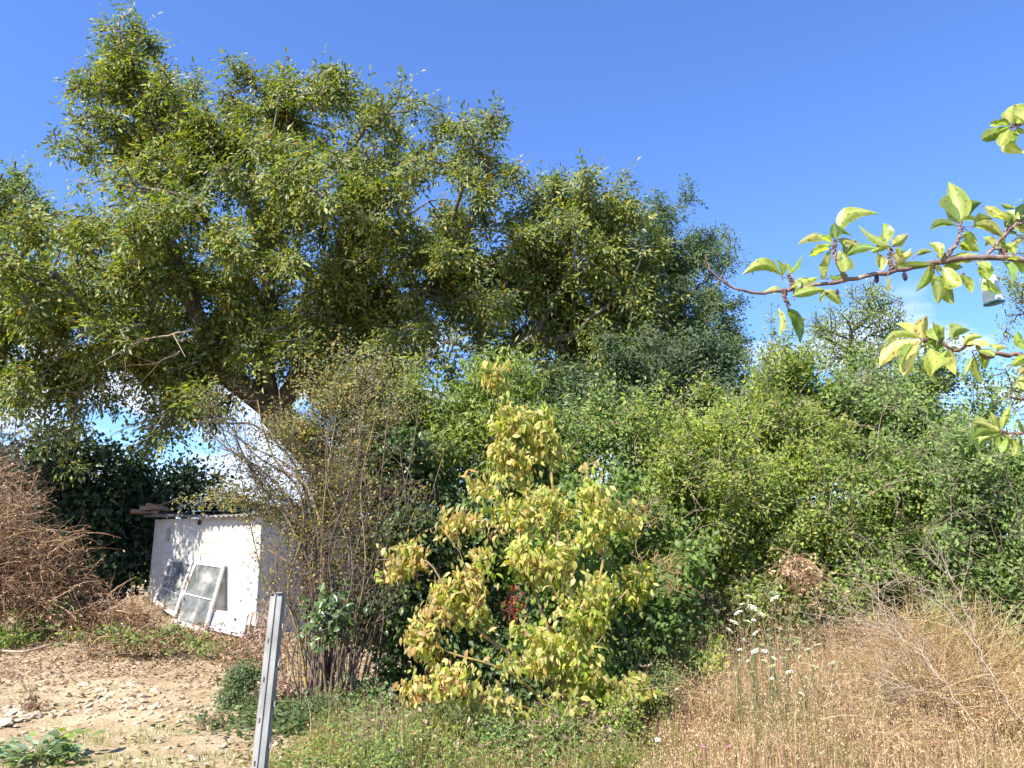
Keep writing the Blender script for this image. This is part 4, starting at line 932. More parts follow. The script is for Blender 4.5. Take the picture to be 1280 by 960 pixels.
tangle('withered_vine', 'withered tan vine hanging over the thicket above the wild carrots', 'dead vine', [(995, 700, 16, 7, 8.9), (1010, 722, 9, 24, 8.9), (984, 716, 6, 18, 8.9), (1000, 760, 14, 26, 8.9)], 8.9, 150, (.15, .50), M_DRY, 'strawleaf', .003, 1.9, .5, leafy=420)

# ------------------------------------------------------------------ yellowing shrub
yb = base_at(695, 7.3)
YP = [(limb(yb, yb + [0, 0, .25], n=3), -1)]
for q in ([(690, 860, 7.2), (640, 820, 7.0), (600, 790, 6.9), (560, 740, 6.8), (530, 700, 6.9), (470, 700, 7.0)], [(650, 850, 7.), (610, 830, 6.8), (560, 815, 6.7), (520, 790, 6.7)],
          [(640, 880, 7.), (600, 870, 6.8), (545, 860, 6.7), (500, 855, 6.7)], [(700, 840, 7.2), (705, 760, 7.2), (690, 690, 7.2), (650, 600, 7.3), (628, 520, 7.3), (617, 470, 7.3)],
          [(720, 820, 7.1), (745, 740, 7.), (755, 680, 7.), (740, 620, 7.1)], [(690, 800, 7), (660, 720, 7), (620, 660, 6.9), (590, 650, 6.9)], [(700, 700, 7.2), (690, 600, 7.3), (685, 540, 7.4), (690, 520, 7.4)],
          [(600, 790, 6.9), (590, 740, 6.8), (575, 690, 6.8)], [(640, 890, 7), (700, 895, 6.9), (760, 870, 6.9)]):
    s = yb + [0, 0, .2] if q[0][1] > 830 else None
    pts = [P(*a) for a in q]
    YP.append((limb(*([yb + [0, 0, .2]] if s is not None else []), *pts), -2))
YC = [(470, 698, 24, 10, 7), (500, 712, 24, 14, 7), (511, 685, 12, 20, 7), (535, 720, 14, 10, 7, .6), (617, 466, 14, 9, 7.3), (630, 490, 10, 10, 7.3, .6), (640, 525, 24, 22, 7.3), (672, 520, 16, 16, 7.3, .7), (625, 556, 14, 18, 7.2), (668, 548, 22, 20, 7.3), (690, 560, 24, 18, 7.3, .6), (617, 600, 18, 22, 7.2, .8), (645, 640, 34, 22, 7.1),
      (690, 620, 30, 24, 7.1, .8), (745, 615, 26, 20, 7.1), (720, 660, 40, 30, 7), (765, 665, 24, 26, 7), (590, 655, 18, 12, 6.9), (610, 690, 24, 18, 6.9), (650, 690, 34, 22, 6.9), (700, 710, 40, 30, 6.9), (750, 715, 30, 36, 6.9), (560, 740, 24, 22, 6.8), (590, 725, 18, 16, 6.8), (560, 775, 16, 10, 6.8, .8), (525, 790, 16, 18, 6.7), (538, 765, 14, 10, 6.7, .7),
      (600, 760, 18, 14, 6.8), (640, 760, 14, 10, 6.8, .5), (515, 860, 20, 14, 6.6), (545, 840, 28, 14, 6.6), (575, 855, 34, 18, 6.6), (610, 885, 34, 14, 6.6), (680, 770, 40, 22, 6.8), (690, 810, 48, 28, 6.8), (740, 770, 34, 30, 6.9), (660, 830, 28, 20, 6.7), (730, 840, 34, 26, 6.8), (640, 800, 20, 12, 6.8, .6), (700, 880, 40, 16, 6.7), (760, 870, 26, 18, 6.8), (780, 800, 18, 28, 6.9, .7), (800, 720, 26, 30, 7.2, .7), (790, 650, 24, 26, 7.3, .6), (480, 720, 16, 12, 6.9, .6), (590, 600, 16, 14, 7.2, .5), (560, 655, 14, 12, 7.0, .6), (500, 820, 12, 14, 6.7, .5), (720, 905, 50, 14, 6.7, .8), (800, 860, 20, 26, 6.9, .6), (655, 570, 30, 24, 7.3, .7), (720, 580, 24, 20, 7.3, .6)]
def ytint(q):
    px = 640 + F * q[0] / (q[1] * math.cos(PITCH) + (q[2] - 1.6) * math.sin(PITCH)); f = (640 - px) / 90
    if q[2] < .8 and px < 640 and rng.random() < .3: return 'orange'
    if rng.random() < np.clip(.12 + (px - 640) / 500 + (.9 - q[2]) * .15, .12, .36): return 'lime'
    return 'orange' if rng.random() < np.clip(f * .8, .03, .75) else 'yellow'
plant('yellowing_bush', 'bush turning yellow and orange in front of all the others, in the middle', 'bush', YC, 7, YP, 'yellow', 1400, 8, .078, .46, M_YEL, M_LICHEN, T8, R=.045, rtip=.003, power=.7, dscale=1.3, step=.22, alpha=.4, jit=.045, tw=.18, droop=1.15, kindmapf=ytint, fr=3.6, gate=.10, ragged=.4, parts=300, base=yb, spread=.75, upb=.7, wood='branches', leafname='foliage')
lowplant('red_creeper', 'dark red leaf cluster inside the yellowing bush', 'creeper', [(640, 752, 7, 8, 7.0), (633, 765, 7, 6, 7.0), (648, 745, 5, 6, 7.)], 7, 'red', 20, 5, .05, .6, M_YEL, R=.006)
# ------------------------------------------------------------------ grass, weeds, flowers
def blades(name, label, n, region, hgt, kind, wdt, lean=.35, mat=None, heads=0, headcol='tan', clump=None, kinds=None, cat='grass'):
    reseed(label)
    x, y = region(n); n = len(x); g = gz(x, y); h = rng.uniform(*hgt, n) * (1 if clump is None else clump(x, y))
    ok = h > .02; x, y, g, h = x[ok], y[ok], g[ok], h[ok]; n = len(x)
    az = rng.uniform(0, 2 * math.pi, n); ln = np.abs(rng.normal(size=n)) * lean
    d = np.stack([np.cos(az), np.sin(az), np.zeros(n)], 1); s = np.stack([-np.sin(az + rng.normal(size=n)), np.cos(az), np.zeros(n)], 1); s = nrm(s)
    b = np.stack([x, y, g - .01], 1); w = (wdt * rng.uniform(.5, 1.4, n))[:, None]; H = h[:, None]
    m1 = b + d * (H * ln[:, None] * .35) + np.array([0, 0, 1]) * H * .55; t = b + d * (H * ln[:, None]) + np.array([0, 0, 1]) * H * np.sqrt(np.clip(1 - .4 * ln[:, None] ** 2, .2, 1))
    V = np.stack([b - s * w, b + s * w, m1 + s * w * .8, m1 - s * w * .8, t], 1).reshape(-1, 3); i = np.arange(n)[:, None] * 5
    col = palette(kind, n) if kinds is None else kinds(x, y)
    parts = [(V, [i + np.array([[0, 1, 2, 3]]), i + np.array([[3, 2, 4]])], np.repeat(col, 5, axis=0))]
    if heads:
        k = rng.random(n) < heads; tt = np.repeat(t[k], 4, axis=0); dd = np.repeat((t - m1)[k], 4, axis=0); q = len(tt)
        pos = tt - nrm(dd) * rng.uniform(0, .09, (q, 1)) + rng.normal(size=(q, 3)) * .008
        parts.append(leaves(pos, nrm(dd) + rng.normal(size=(q, 3)) * .5, rng.normal(size=(q, 3)), .022, .007, palette(headcol, q), T4))
    V, Fs, C = join(parts)
    return tag(link(name, mesh_np(name, V, Fs, C), mat or M_GRASS), label, cat, kind='stuff')
PAL['straw'] = [((.46, .36, .19), 5), ((.36, .26, .13), 4), ((.58, .48, .30), 3.5), ((.26, .16, .09), 2.2), ((.32, .30, .12), 1.2)]
PAL['reddry'] = [((.35, .23, .14), 5), ((.26, .14, .09), 3.5), ((.43, .32, .21), 3.5)]
PAL['grassgreen'] = [((.10, .15, .035), 5), ((.15, .19, .055), 4), ((.24, .23, .09), 2), ((.06, .10, .03), 2)]
def rect(x0, x1, y0, y1): return lambda n: (rng.uniform(x0, x1, n), rng.uniform(y0, y1, n))
def patchy(sc, ph, lo=.5): return lambda x, y: lo + (1 - lo) * (.5 + .5 * np.sin(x * sc + ph) * np.cos(y * sc * 1.2 + ph * 2)) 
def strawc(x, y):
    c = palette('straw', len(x)); r = rng.random(len(x)); k = (np.sin(x * 2.1 + 1) * np.sin(y * 1.7) > .1) & (r < .55); c[k] = palette('reddry', k.sum())
    k = (r > .9); c[k] = palette('grassgreen', k.sum()); return c
def edge(x, y):    # tall to the right, low near the yellow bush
    return np.clip((x - .6) / .9, .25, 1) * patchy(1.9, .7, .65)(x, y)
def mixc(*ks):
    def f(x, y):
        n = len(x); c = palette(ks[0][0], n); r = rng.random(n); t = 0
        for k, w in ks[1:]:
            m_ = (r >= t) & (r < t + w * (1 + .9 * np.sin(x * 2.3 + 3 * w * 10) * np.sin(y * 2.9 + w * 17))); c[m_] = palette(k, m_.sum()); t += w
        return c
    return f
def hump(x, y): return (1 + .55 * np.clip((y - 7.3) / 1.5, 0, 1)) * np.clip((x - .5) / 1.3, .30, 1) * (.55 + .45 * np.clip(.5 + field(np.stack([x, y, x * 0 + 1.1], 1), 2.4, 2.2), 0, 1.2))
blades('dry_grass', 'dense tan dry grass covering the ground at the lower right', 58000, rect(.8, 5.8, 5.0, 10.3), (.12, .42), 'straw', .0022, .75, M_DRY, .18, 'straw', hump, mixc(('straw', 1), ('reddry', .30), ('drygrey', .12), ('grassgreen', .16)))
blades('seeding_grass', 'thin seeding stalks standing over the dry grass at the lower right', 11000, rect(.8, 5.8, 5.2, 10.2), (.40, .80), 'straw', .0014, .4, M_DRY, .9, 'straw', hump, mixc(('straw', 1), ('reddry', .4)))
blades('reddish_grass', 'short reddish dry grass between the yellow bush and the tan grass', 18000, rect(.9, 2.6, 5.2, 8.4), (.08, .34), 'reddry', .0020, .7, M_DRY, .35, 'reddry', patchy(2.9, 2, .3), mixc(('reddry', 1), ('straw', .35), ('grassgreen', .14)))
blades('green_grass', 'fresh green grass blades growing through the dry grass', 9000, rect(.6, 4.4, 5.2, 9), (.15, .55), 'grassgreen', .003, .45, M_GRASS, 0, 'straw', lambda x, y: np.clip(.1 + 1.6 * field(np.stack([x, y, x * 0 + .7], 1), 1.7, .9), 0, 1))
blades('weedy_grass', 'mixed green and straw weeds under the yellow bush along the lower edge', 24000, rect(-1.9, 1.35, 5.0, 8.3), (.05, .34), 'grassgreen', .0022, .8, M_GRASS, .2, 'straw', lambda x, y: .8 * np.clip(.35 + 1.4 * field(np.stack([x, y, x * 0 + .7], 1), 2.6, 2.9), .1, 1.1), mixc(('grassgreen', 1), ('straw', .38), ('reddry', .22)))
blades('tall_weeds', 'taller wispy weeds and seeding stalks standing at the foot of the yellow bush', 2600, rect(-1.7, 1.3, 5.4, 7.6), (.18, .55), 'grassgreen', .0022, .4, M_GRASS, .5, 'straw', lambda x, y: np.clip(.3 + 1.8 * field(np.stack([x, y, x * 0 + .7], 1), 2.1, 1.9), 0, 1.1), mixc(('grassgreen', 1), ('straw', .5)))
blades('path_weeds', 'short sparse weeds along the near edge of the sandy path', 5000, lambda n: (lambda x, y: (x[(np.sin(x * 2.3) * np.sin(y * 3.1 + 1) > .25) | (y < 6.6)], y[(np.sin(x * 2.3) * np.sin(y * 3.1 + 1) > .25) | (y < 6.6)]))(rng.uniform(-5, -1.6, n), rng.uniform(5.5, 7.4, n)), (.02, .09), 'grassgreen', .0028, .8)
for (cx, cy, rx_, ry_, Yc, kd, lab) in [(455, 915, 40, 16, 7.2, 'thicket_cool', 'grey-green weed clump between the bare stems and the yellow bush, low down'), (545, 918, 34, 22, 6.7, 'thicket_warm', 'feathery light weed clump directly under the lowest orange leaves'),
        (625, 925, 30, 20, 6.5, 'thicket_cool', 'small-leaved weed clump under the middle of the yellow bush'), (700, 930, 34, 24, 6.4, 'thicket', 'green weed clump under the right half of the yellow bush'),
        (770, 905, 30, 34, 6.6, 'thicket_warm', 'taller weed clump at the right foot of the yellow bush'), (815, 860, 24, 30, 7.2, 'bright', 'bright green leafy clump beside the reddish grass'), (500, 945, 50, 14, 6.1, 'thicket', 'scrappy weed clump on the lower edge right of the post'), (395, 905, 26, 16, 7.6, 'dark', 'dark ivy clump at the foot of the bare upright stems')]:
    lowplant('weed_clump', lab, 'weeds', [(cx, cy, rx_, ry_, Yc)], Yc, kd, 130, 11, .036, .5, M_THICK, jit=.05, tw=.14, shoots=18, shootlen=.45, ragged=.4, fr=3)
tangle('dead_brush', 'dry grey-brown stems tangled among the weeds under the yellow bush', 'dead stems', [(480, 915, 60, 18, 7.0), (600, 925, 70, 20, 6.5), (730, 915, 60, 24, 6.6), (800, 880, 30, 30, 7.0)], 6.8, 520, (.12, .42), M_DRY, 'drygrey', .0026, .3, .4, leafy=900)
tangle('bent_straw', 'long bent straw stems lying across the dry grass at the lower right', 'dry grass', [(1000, 870, 120, 30, 7.2), (1150, 860, 110, 50, 7.0), (1050, 920, 160, 30, 6.2), (1230, 900, 70, 50, 6.4), (1130, 800, 90, 20, 8.4), (900, 880, 60, 24, 7.0)], 7, 3400, (.25, .75), M_DRY, 'straw', .0020, .7, .7, leafy=0, seg=5)
def leafy_cover(name, label, n, region, hgt, kind, L_, Wd, mat=M_THICK, T=T5, cat='ground cover'):
    x, y = region(n); n = len(x); z = gz(x, y) + rng.random(n) ** 1.3 * hgt
    V, Fs, C = leaves(np.stack([x, y, z], 1), rng.normal(size=(n, 3)) * [1, 1, .4], rng.normal(size=(n, 3)) * .5 + [0, -.2, 1], rng.uniform(.6, 1.2, n) * L_, L_ * Wd, palette(kind, n), T)
    return tag(link(name, mesh_np(name, V, Fs, C), mat), label, cat, kind='stuff')
leafy_cover('ground_ivy', 'low ivy and weeds spreading under the bare stems and the dark bush', 5200, lambda n: (lambda t: (-2.6 + 3.2 * t + rng.normal(size=n) * .2, 7.7 + rng.normal(size=n) * .35))(rng.random(n)), .16, 'dark', .05, .75)
leafy_cover('ground_ivy', 'scrappy green weeds along the bottom edge in front of the yellow bush', 8000, lambda n: (rng.uniform(-1.7, 1.1, n), rng.uniform(5.6, 7.3, n)), .22, 'thicket', .036, .5)
# litter: dead leaves and chips on the earth
def litter():
    reseed('litter')
    n = 16000; x = rng.uniform(-8.5, -1.2, n); y = 5.5 + 8.5 * rng.random(n); dens = np.clip((y - 8.9) / 1.6, .12, 1) + np.clip((x + 2.6) / .8, 0, 1) * .8
    k = rng.random(n) < dens; x, y = x[k], y[k]; n = len(x); z = gz(x, y) + rng.uniform(.004, .035, n)
    PAL['litter'] = [((.28, .18, .11), 5), ((.42, .30, .19), 4), ((.17, .10, .06), 2.5), ((.54, .43, .30), 3)]
    V, Fs, C = leaves(np.stack([x, y, z], 1), rng.normal(size=(n, 3)) * [1, 1, .25], rng.normal(size=(n, 3)) * .45 + [0, 0, 1], rng.uniform(.03, .085, n), rng.uniform(.02, .045, n), palette('litter', n), T4)
    tag(link('leaf_litter', mesh_np('leaf_litter', V, Fs, C), M_LITTER), 'brown dead leaves strewn over the earth in front of the shed', 'leaf litter', kind='stuff')
litter()
# stones
M_STONE = noise_mat('pale_limestone', [(.3, (.38, .28, .18)), (.5, (.50, .40, .27)), (.7, (.60, .51, .37))], 7, .9, bump=.5, bscale=30, dist=.01)
def rock_mesh(name, seed, flat=.6):
    import bmesh
    R_ = np.random.default_rng(seed); bm = bmesh.new(); bmesh.ops.create_icosphere(bm, subdivisions=1, radius=.5)
    for _ in range(6):
        nn = nrm(R_.normal(size=3)); h = R_.uniform(.26, .42)
        for v in bm.verts:
            d = v.co.dot(Vector(nn));
            if d > h: v.co -= Vector(nn) * (d - h)
    for v in bm.verts: v.co *= 1 + R_.normal() * .07; v.co.z *= flat
    me = bpy.data.meshes.new(name); bm.to_mesh(me); bm.free(); me.materials.append(M_STONE); return me
ROCKS = [rock_mesh('stone', k, .45 + .05 * (k % 4)) for k in range(10)]
def stone(px, py, w, first=[0]):
    q = G(px, py); sz = w / F * q[1]
    o = bpy.data.objects.new('stone', ROCKS[rng.integers(10)]); COL.objects.link(o)
    o.location = (q[0], q[1], q[2] + sz * .10); o.rotation_euler = (rng.normal() * .25, rng.normal() * .25, rng.uniform(0, 6.28)); o.scale = (sz * rng.uniform(.8, 1.3), sz * rng.uniform(.8, 1.1), sz * rng.uniform(.4, .8)); return o
SL = []
reseed('stones')
for k in range(88):
    t = rng.random(); px = 2 + 192 * t; py = 897 - 20 * t - 6 * math.sin(t * 3) + rng.normal() * 8
    o = stone(px, py, rng.uniform(6, 18) * (1.1 if px > 140 or px < 60 else .8)); tag(o, 'pale limestone lump in the %s of the rubble band across the path' % ('left third' if px < 66 else 'middle third' if px < 130 else 'right third'), 'stone', 'stones in the rubble band across the path')
for (px, py, w, lab) in [(18, 893, 24, 'largest pale stone at the left end of the rubble band'), (163, 886, 20, 'rounded pale stone at the right end of the rubble band'), (8, 908, 22, 'brownish stone on the near side of the rubble band at the left edge'),
                         (200, 902, 14, 'flat pale stone lying alone just right of the rubble band'), (278, 833, 9, 'small white stone alone on the path below the painted board')]:
    tag(stone(px, py, w), lab, 'stone')
def gravel():
    parts = []; n = 1500; x = rng.uniform(-6.5, -1.2, n); y = rng.uniform(5.6, 11.5, n); near = np.exp(-((y - 8.1) / .7) ** 2) * (x < -2.9)
    k = rng.random(n) < .22 + .78 * near; x, y = x[k], y[k]; n = len(x); s = rng.uniform(.010, .034, n) * (1 + .5 * near[k]); oc = np.array([[1, 0, 0], [0, 1, 0], [-1, 0, 0], [0, -1, 0], [.2, .1, .7], [0, 0, -.6]])
    V = (oc[None] * s[:, None, None] * rng.uniform(.6, 1.3, (n, 6, 3)) + np.stack([x, y, gz(x, y) + s * .15], 1)[:, None]).reshape(-1, 3)
    f = np.array([[0, 1, 4], [1, 2, 4], [2, 3, 4], [3, 0, 4], [1, 0, 5], [2, 1, 5], [3, 2, 5], [0, 3, 5]]); Fc = (f[None] + (np.arange(n) * 6)[:, None, None]).reshape(-1, 3)
    tag(link('gravel', mesh_np('gravel', V, [Fc]), M_STONE), 'small pale stone chips scattered on the sandy path', 'gravel', kind='stuff')
gravel()
# wild carrots
M_UMBEL = leaf_mat('white_floret', .7, .3, .2, 0, fixed=(.80, .80, .72))
M_PINK = leaf_mat('pink_petal', .6, .4, .3, 0, fixed=(.62, .20, .48))
def umbel_mesh(seed, r=.045):
    R_ = np.random.default_rng(seed); n = 46; a = R_.uniform(0, 6.28, n); q = np.sqrt(R_.random(n)) * r; pos = np.stack([np.cos(a) * q, np.sin(a) * q, .016 - q ** 2 * 7 + R_.normal(size=n) * .002], 1)
    V, Fs, C = leaves(pos - [0, 0, 0], R_.normal(size=(n, 3)) * [1, 1, .15], R_.normal(size=(n, 3)) * .3 + [0, 0, 1], .020, .018, np.ones((n, 3)), T4)
    return mesh_np('umbel', V, Fs, C)
UM = [umbel_mesh(k) for k in range(4)]
for u_ in UM: u_.materials.append(M_UMBEL)
def carrot(px, py, w, Y, label, group):
    t = P(px, py, Y); b = np.array([t[0] + rng.normal() * .06, Y + rng.normal() * .08, 0]); b[2] = float(gz(b[0], b[1]))
    root = thing('wild_carrot', label, 'wildflower', group); root.location = tuple(b)
    pts = smooth_path(np.array([b, (b + t) / 2 + rng.normal(size=3) * .03, t]), 7)
    it = [(pts - b, np.linspace(.004, .002, 7))]
    for _ in range(10): a = rng.uniform(0, 6.28); q = w / F * Y * .42; it.append((np.array([t - [0, 0, .035], t + [math.cos(a) * q, math.sin(a) * q, -.004]]) - b, [.001, .0008]))
    link('stem', tubes_mesh('stem', it, 4), M_STEM, root)
    o = bpy.data.objects.new('umbel', UM[rng.integers(4)]); COL.objects.link(o); o.parent = root; o.location = tuple(t - b); s = w / F * Y / .09; o.scale = (s, s, s * .8); o.rotation_euler = (rng.normal() * .15 + .42, rng.normal() * .2, rng.uniform(0, 6))
M_STEM = noise_mat('green_stem', [(.3, (.10, .13, .05)), (.7, (.19, .20, .09))], 20, .7, bump=0)
CG = 'wild carrots flowering in the dry grass'
CL = {1: 'uppermost of two stacked white heads at the top of the wild carrot patch', 2: 'lower of two stacked white heads at the top of the wild carrot patch', 3: 'wide white wild carrot head just below the top left one', 4: 'wild carrot head at the left with a small head beside it', 5: 'wild carrot head at the left edge of the patch, second row', 8: 'small low wild carrot head at the left edge of the patch', 11: 'bright wild carrot head between the patch and the withered vine', 12: 'wild carrot head under the withered vine, right of the others', 15: 'left of two level white heads at the right side of the patch', 16: 'right of two level white heads at the right side of the patch', 17: 'head directly under the right one of the level pair', 18: 'wide white head low on the left side of the wild carrot patch', 21: 'ragged white head in the lower right of the wild carrot patch'}
for k, (px, py, w) in enumerate([(938, 747, 10), (968, 742, 10), (969, 748, 10), (941, 760, 10), (923, 766, 8), (917, 778, 9), (934, 777, 8), (942, 775, 4), (912, 788, 7), (945, 791, 7), (961, 787, 5), (983, 774, 9), (1005, 778, 8), (960, 795, 5), (964, 798, 5), (983, 800, 9), (995, 799, 10), (996, 804, 8), (944, 814, 9), (956, 814, 6), (967, 823, 6), (979, 823, 8), (1000, 821, 5), (966, 833, 8), (1018, 834, 9), (1041, 829, 8), (963, 811, 8), (896, 764, 6), (987, 840, 7), (974, 852, 5), (1001, 867, 6), (965, 848, 4), (968, 868, 4), (928, 755, 5), (952, 768, 6), (930, 800, 6), (952, 806, 5), (975, 786, 5), (990, 787, 5), (925, 812, 5), (1010, 812, 6), (985, 812, 5), (940, 840, 5), (955, 826, 6), (1008, 848, 6), (935, 826, 4), (1022, 806, 5)]):
    carrot(px, py, w * 1.12, 6.9 - (py - 740) * .007, {0: 'highest wild carrot head at the left of the white flower patch, below the thicket', 23: 'white wild carrot head low in the patch, above the greenest grass', 24: 'wild carrot head standing right of the patch, lower of two', 25: 'rightmost wild carrot head, alone over the dry grass', 27: 'small leftmost wild carrot head against the pale green sprout', 30: 'low wild carrot head nearly hidden in the dry grass below the patch'}.get(k, CL.get(k, 'small flat white wild carrot head crowded in the middle of the flower patch')), CG)
for (px, py, w) in [(1027, 943, 9), (1040, 950, 6), (1052, 955, 6), (822, 925, 6)]:
    carrot(px, py, w, 5.9, 'small whitish flower head near the bottom edge of the dry grass', 'small whitish flowers at the bottom edge')
def pink(px, py, label):
    t = P(px, py, 6.0); b = np.array([t[0] + .03, 6.05, 0]); b[2] = float(gz(b[0], b[1])); root = thing('pink_flower', label, 'wildflower', 'pink flowers by the bottom edge'); root.location = tuple(b)
    link('stem', tubes_mesh('stem', [(np.array([[0, 0, 0], (t - b) * .5 + [.01, 0, 0], t - b]), [.003, .002, .002])], 4), M_STEM, root)
    n = 9; a = np.arange(n) * 6.28 / n; V, Fs, C = leaves(np.tile(t - b, (n, 1)), np.stack([np.cos(a), np.sin(a), .5 + 0 * a], 1), np.tile([0, 0, 1.], (n, 1)) + rng.normal(size=(n, 3)) * .2, .030, .015, np.ones((n, 3)), T5)
    link('petals', mesh_np('petals', V, Fs, C), M_PINK, root)
for q in ((880, 935, 'left upper pink flower at the bottom edge right of the yellow bush'), (910, 935, 'pink flower on the right of the little pink group at the bottom edge'), (877, 951, 'lowest left pink flower at the bottom edge'), (906, 958, 'pink flower half cut by the bottom edge')): pink(*q)
# dead pale branches lying in the grass
def dead_branch():
    reseed('dead branch')
    root = thing('dead_branch', 'bleached bare branch with many thin twigs sprawled over the dry grass at lower right', 'branch')
    mains = [([(1262, 985), (1232, 930), (1205, 895), (1180, 850), (1150, 800), (1110, 770), (1060, 765)], .017), ([(1215, 985), (1175, 930), (1150, 900), (1115, 870), (1085, 840), (1050, 815)], .014),
             ([(1290, 920), (1250, 860), (1215, 800), (1175, 750), (1125, 715)], .010), ([(1300, 960), (1262, 900), (1230, 830), (1200, 740), (1165, 700)], .008), ([(1200, 880), (1140, 860), (1080, 850), (1030, 860)], .006),
             ([(1230, 920), (1160, 830), (1120, 790), (1085, 730)], .007), ([(1180, 850), (1130, 800), (1070, 775), (1025, 770)], .006)]
    for q, r in mains:
        pts = smooth_path(np.array([P(x, y, 5.9 + .36 * i) for i, (x, y) in enumerate(q)]), 26); pts[:, 2] = np.maximum(pts[:, 2], gz(pts[:, 0], pts[:, 1]) + .03); pts += rng.normal(size=pts.shape) * .010
        link('limb', tubes_mesh('limb', [(pts, np.linspace(r * .62, .002, 26))], 6), M_PALEWOOD, root)
        it = []
        for _ in range(17):
            j = rng.integers(5, 26); tdir = nrm(pts[min(j + 1, 25)] - pts[j - 1]); d = nrm(tdir + rng.normal(size=3) * .42) * rng.uniform(.15, .6); e = pts[j] + d + [0, 0, -.05]
            c = smooth_path(np.array([pts[j], pts[j] + d * .5 + rng.normal(size=3) * .03, e]), 6); it.append((c, np.linspace(.003, .0012, 6)))
            for _2 in range(2): d2 = nrm(d + rng.normal(size=3) * .3) * rng.uniform(.1, .35); it.append((np.array([c[3], c[3] + d2 * .5 + rng.normal(size=3) * .01, c[3] + d2]), [.0025, .002, .0012]))
        o = link('twigs', tubes_mesh('twigs', it, 3), M_PALEWOOD, root); o['kind'] = 'stuff'
    settle(root, tuple(P(1215, 985, 5.9)))
dead_branch()
tangle('dead_stalks', 'golden flattened dry stalks around the bleached branch', 'dry stalks', [(1180, 850, 70, 35, 7.3), (1130, 800, 50, 26, 7.8), (1220, 900, 60, 40, 6.6), (1250, 840, 40, 40, 7.4)], 7.2, 1500, (.3, .9), M_DRY, 'gold', .0032, .25, .25, leafy=0)
# silvery leaved weeds lower left
def herb(px, py, Y, n, L_, label, kind, T=TL, h=.2, nm='thistle', up=.5):
    b = base_at(px, Y); root = thing(nm, label, 'weed'); root.location = tuple(b)
    it, ps, ax, upv = [], [], [], []
    for _ in range(n):
        a = rng.uniform(0, 6.28); e = np.array([math.cos(a) * rng.uniform(.05, .22), math.sin(a) * rng.uniform(.05, .2), h * rng.uniform(.3, 1.1)])
        it.append((smooth_path(np.array([[0, 0, 0], e * [.3, .3, .7], e]), 5), [.004, .003, .003, .002, .002])); ps.append(e); ax.append([math.cos(a), math.sin(a), rng.uniform(-.3, up)]); upv.append([rng.normal() * .3, rng.normal() * .3 - .2, 1])
    link('stems', tubes_mesh('stems', it, 4), M_STEM, root)
    ps, ax, upv = np.array(ps), nrm(np.array(ax)), np.array(upv); ln = rng.uniform(.6, 1.2, n) * L_
    leaf_parts(root, ps, ax, upv, ln, ln * (.36 if T is TL else .55), palette(kind, n), M_DULL, T)
PAL['silver'] = [((.20, .29, .15), 5), ((.28, .38, .22), 3), ((.14, .20, .09), 2)]
herb(20, 950, 6.45, 50, .13, 'silvery green toothed weed in the lower left corner', 'silver', h=.14); herb(85, 952, 6.4, 90, .14, 'larger silvery green toothed weed near the lower left corner', 'silver', h=.16)
herb(96, 930, 6.6, 9, .15, 'yellow-green broad-leaved weed standing up behind the silvery weeds', 'lime', T=T8, h=.26); herb(125, 940, 6.5, 12, .16, 'dull green weed at the right of the silvery weeds', 'thicket', T=T8, h=.2)
# dead little plant on the stones, dock, bush by the post
tangle('dead_weed', 'small dark brown withered weed standing in the stones at left', 'weed', [(34, 875, 6, 12, 8.6), (42, 884, 9, 6, 8.4)], 8.5, 60, (.05, .18), M_DRY, 'litter', .004, .2, .3, leafy=160)
tangle('dead_weed', 'crumpled brown weed on the path left of the post', 'weed', [(262, 906, 12, 5, 7.5)], 7.5, 40, (.05, .15), M_DRY, 'litter', .004, .4, .3, leafy=90)
lowplant('box_bush', 'low dark rounded bush beside the path just left of the post', 'bush', [(296, 872, 22, 18, 8.4), (310, 850, 20, 22, 8.5), (325, 880, 22, 14, 8.3)], 8.4, 'dark', 260, 14, .035, .55, M_DULL)
tangle('dead_creeper', 'brown dead creeper drooping over the low bush between post and shed corner', 'dead creeper', [(318, 835, 16, 34, 8.9), (335, 800, 16, 40, 9.2), (350, 870, 24, 22, 8.5), (310, 825, 20, 14, 9.2)], 8.9, 700, (.12, .45), M_DRY, 'drygrey', .003, .5, .5, leafy=2400)
def stake(px0, py0, px1, py1, Y, label):
    tag(link('stake', tubes_mesh('stake', [(smooth_path(np.array([base_at(px0, Y), P(px1, py1, Y)]), 4), [.022, .02, .018, .016])], 6), M_PALEWOOD), label, 'stake', 'wooden stakes by the shed corner')
stake(318, 800, 316, 765, 13.4, 'pale wooden stake nearest the shed corner'); stake(325, 800, 323, 770, 13.2, 'pale wooden stake just left of the post top'); stake(332, 800, 334, 758, 12.9, 'pale wooden stake mostly behind the steel post')

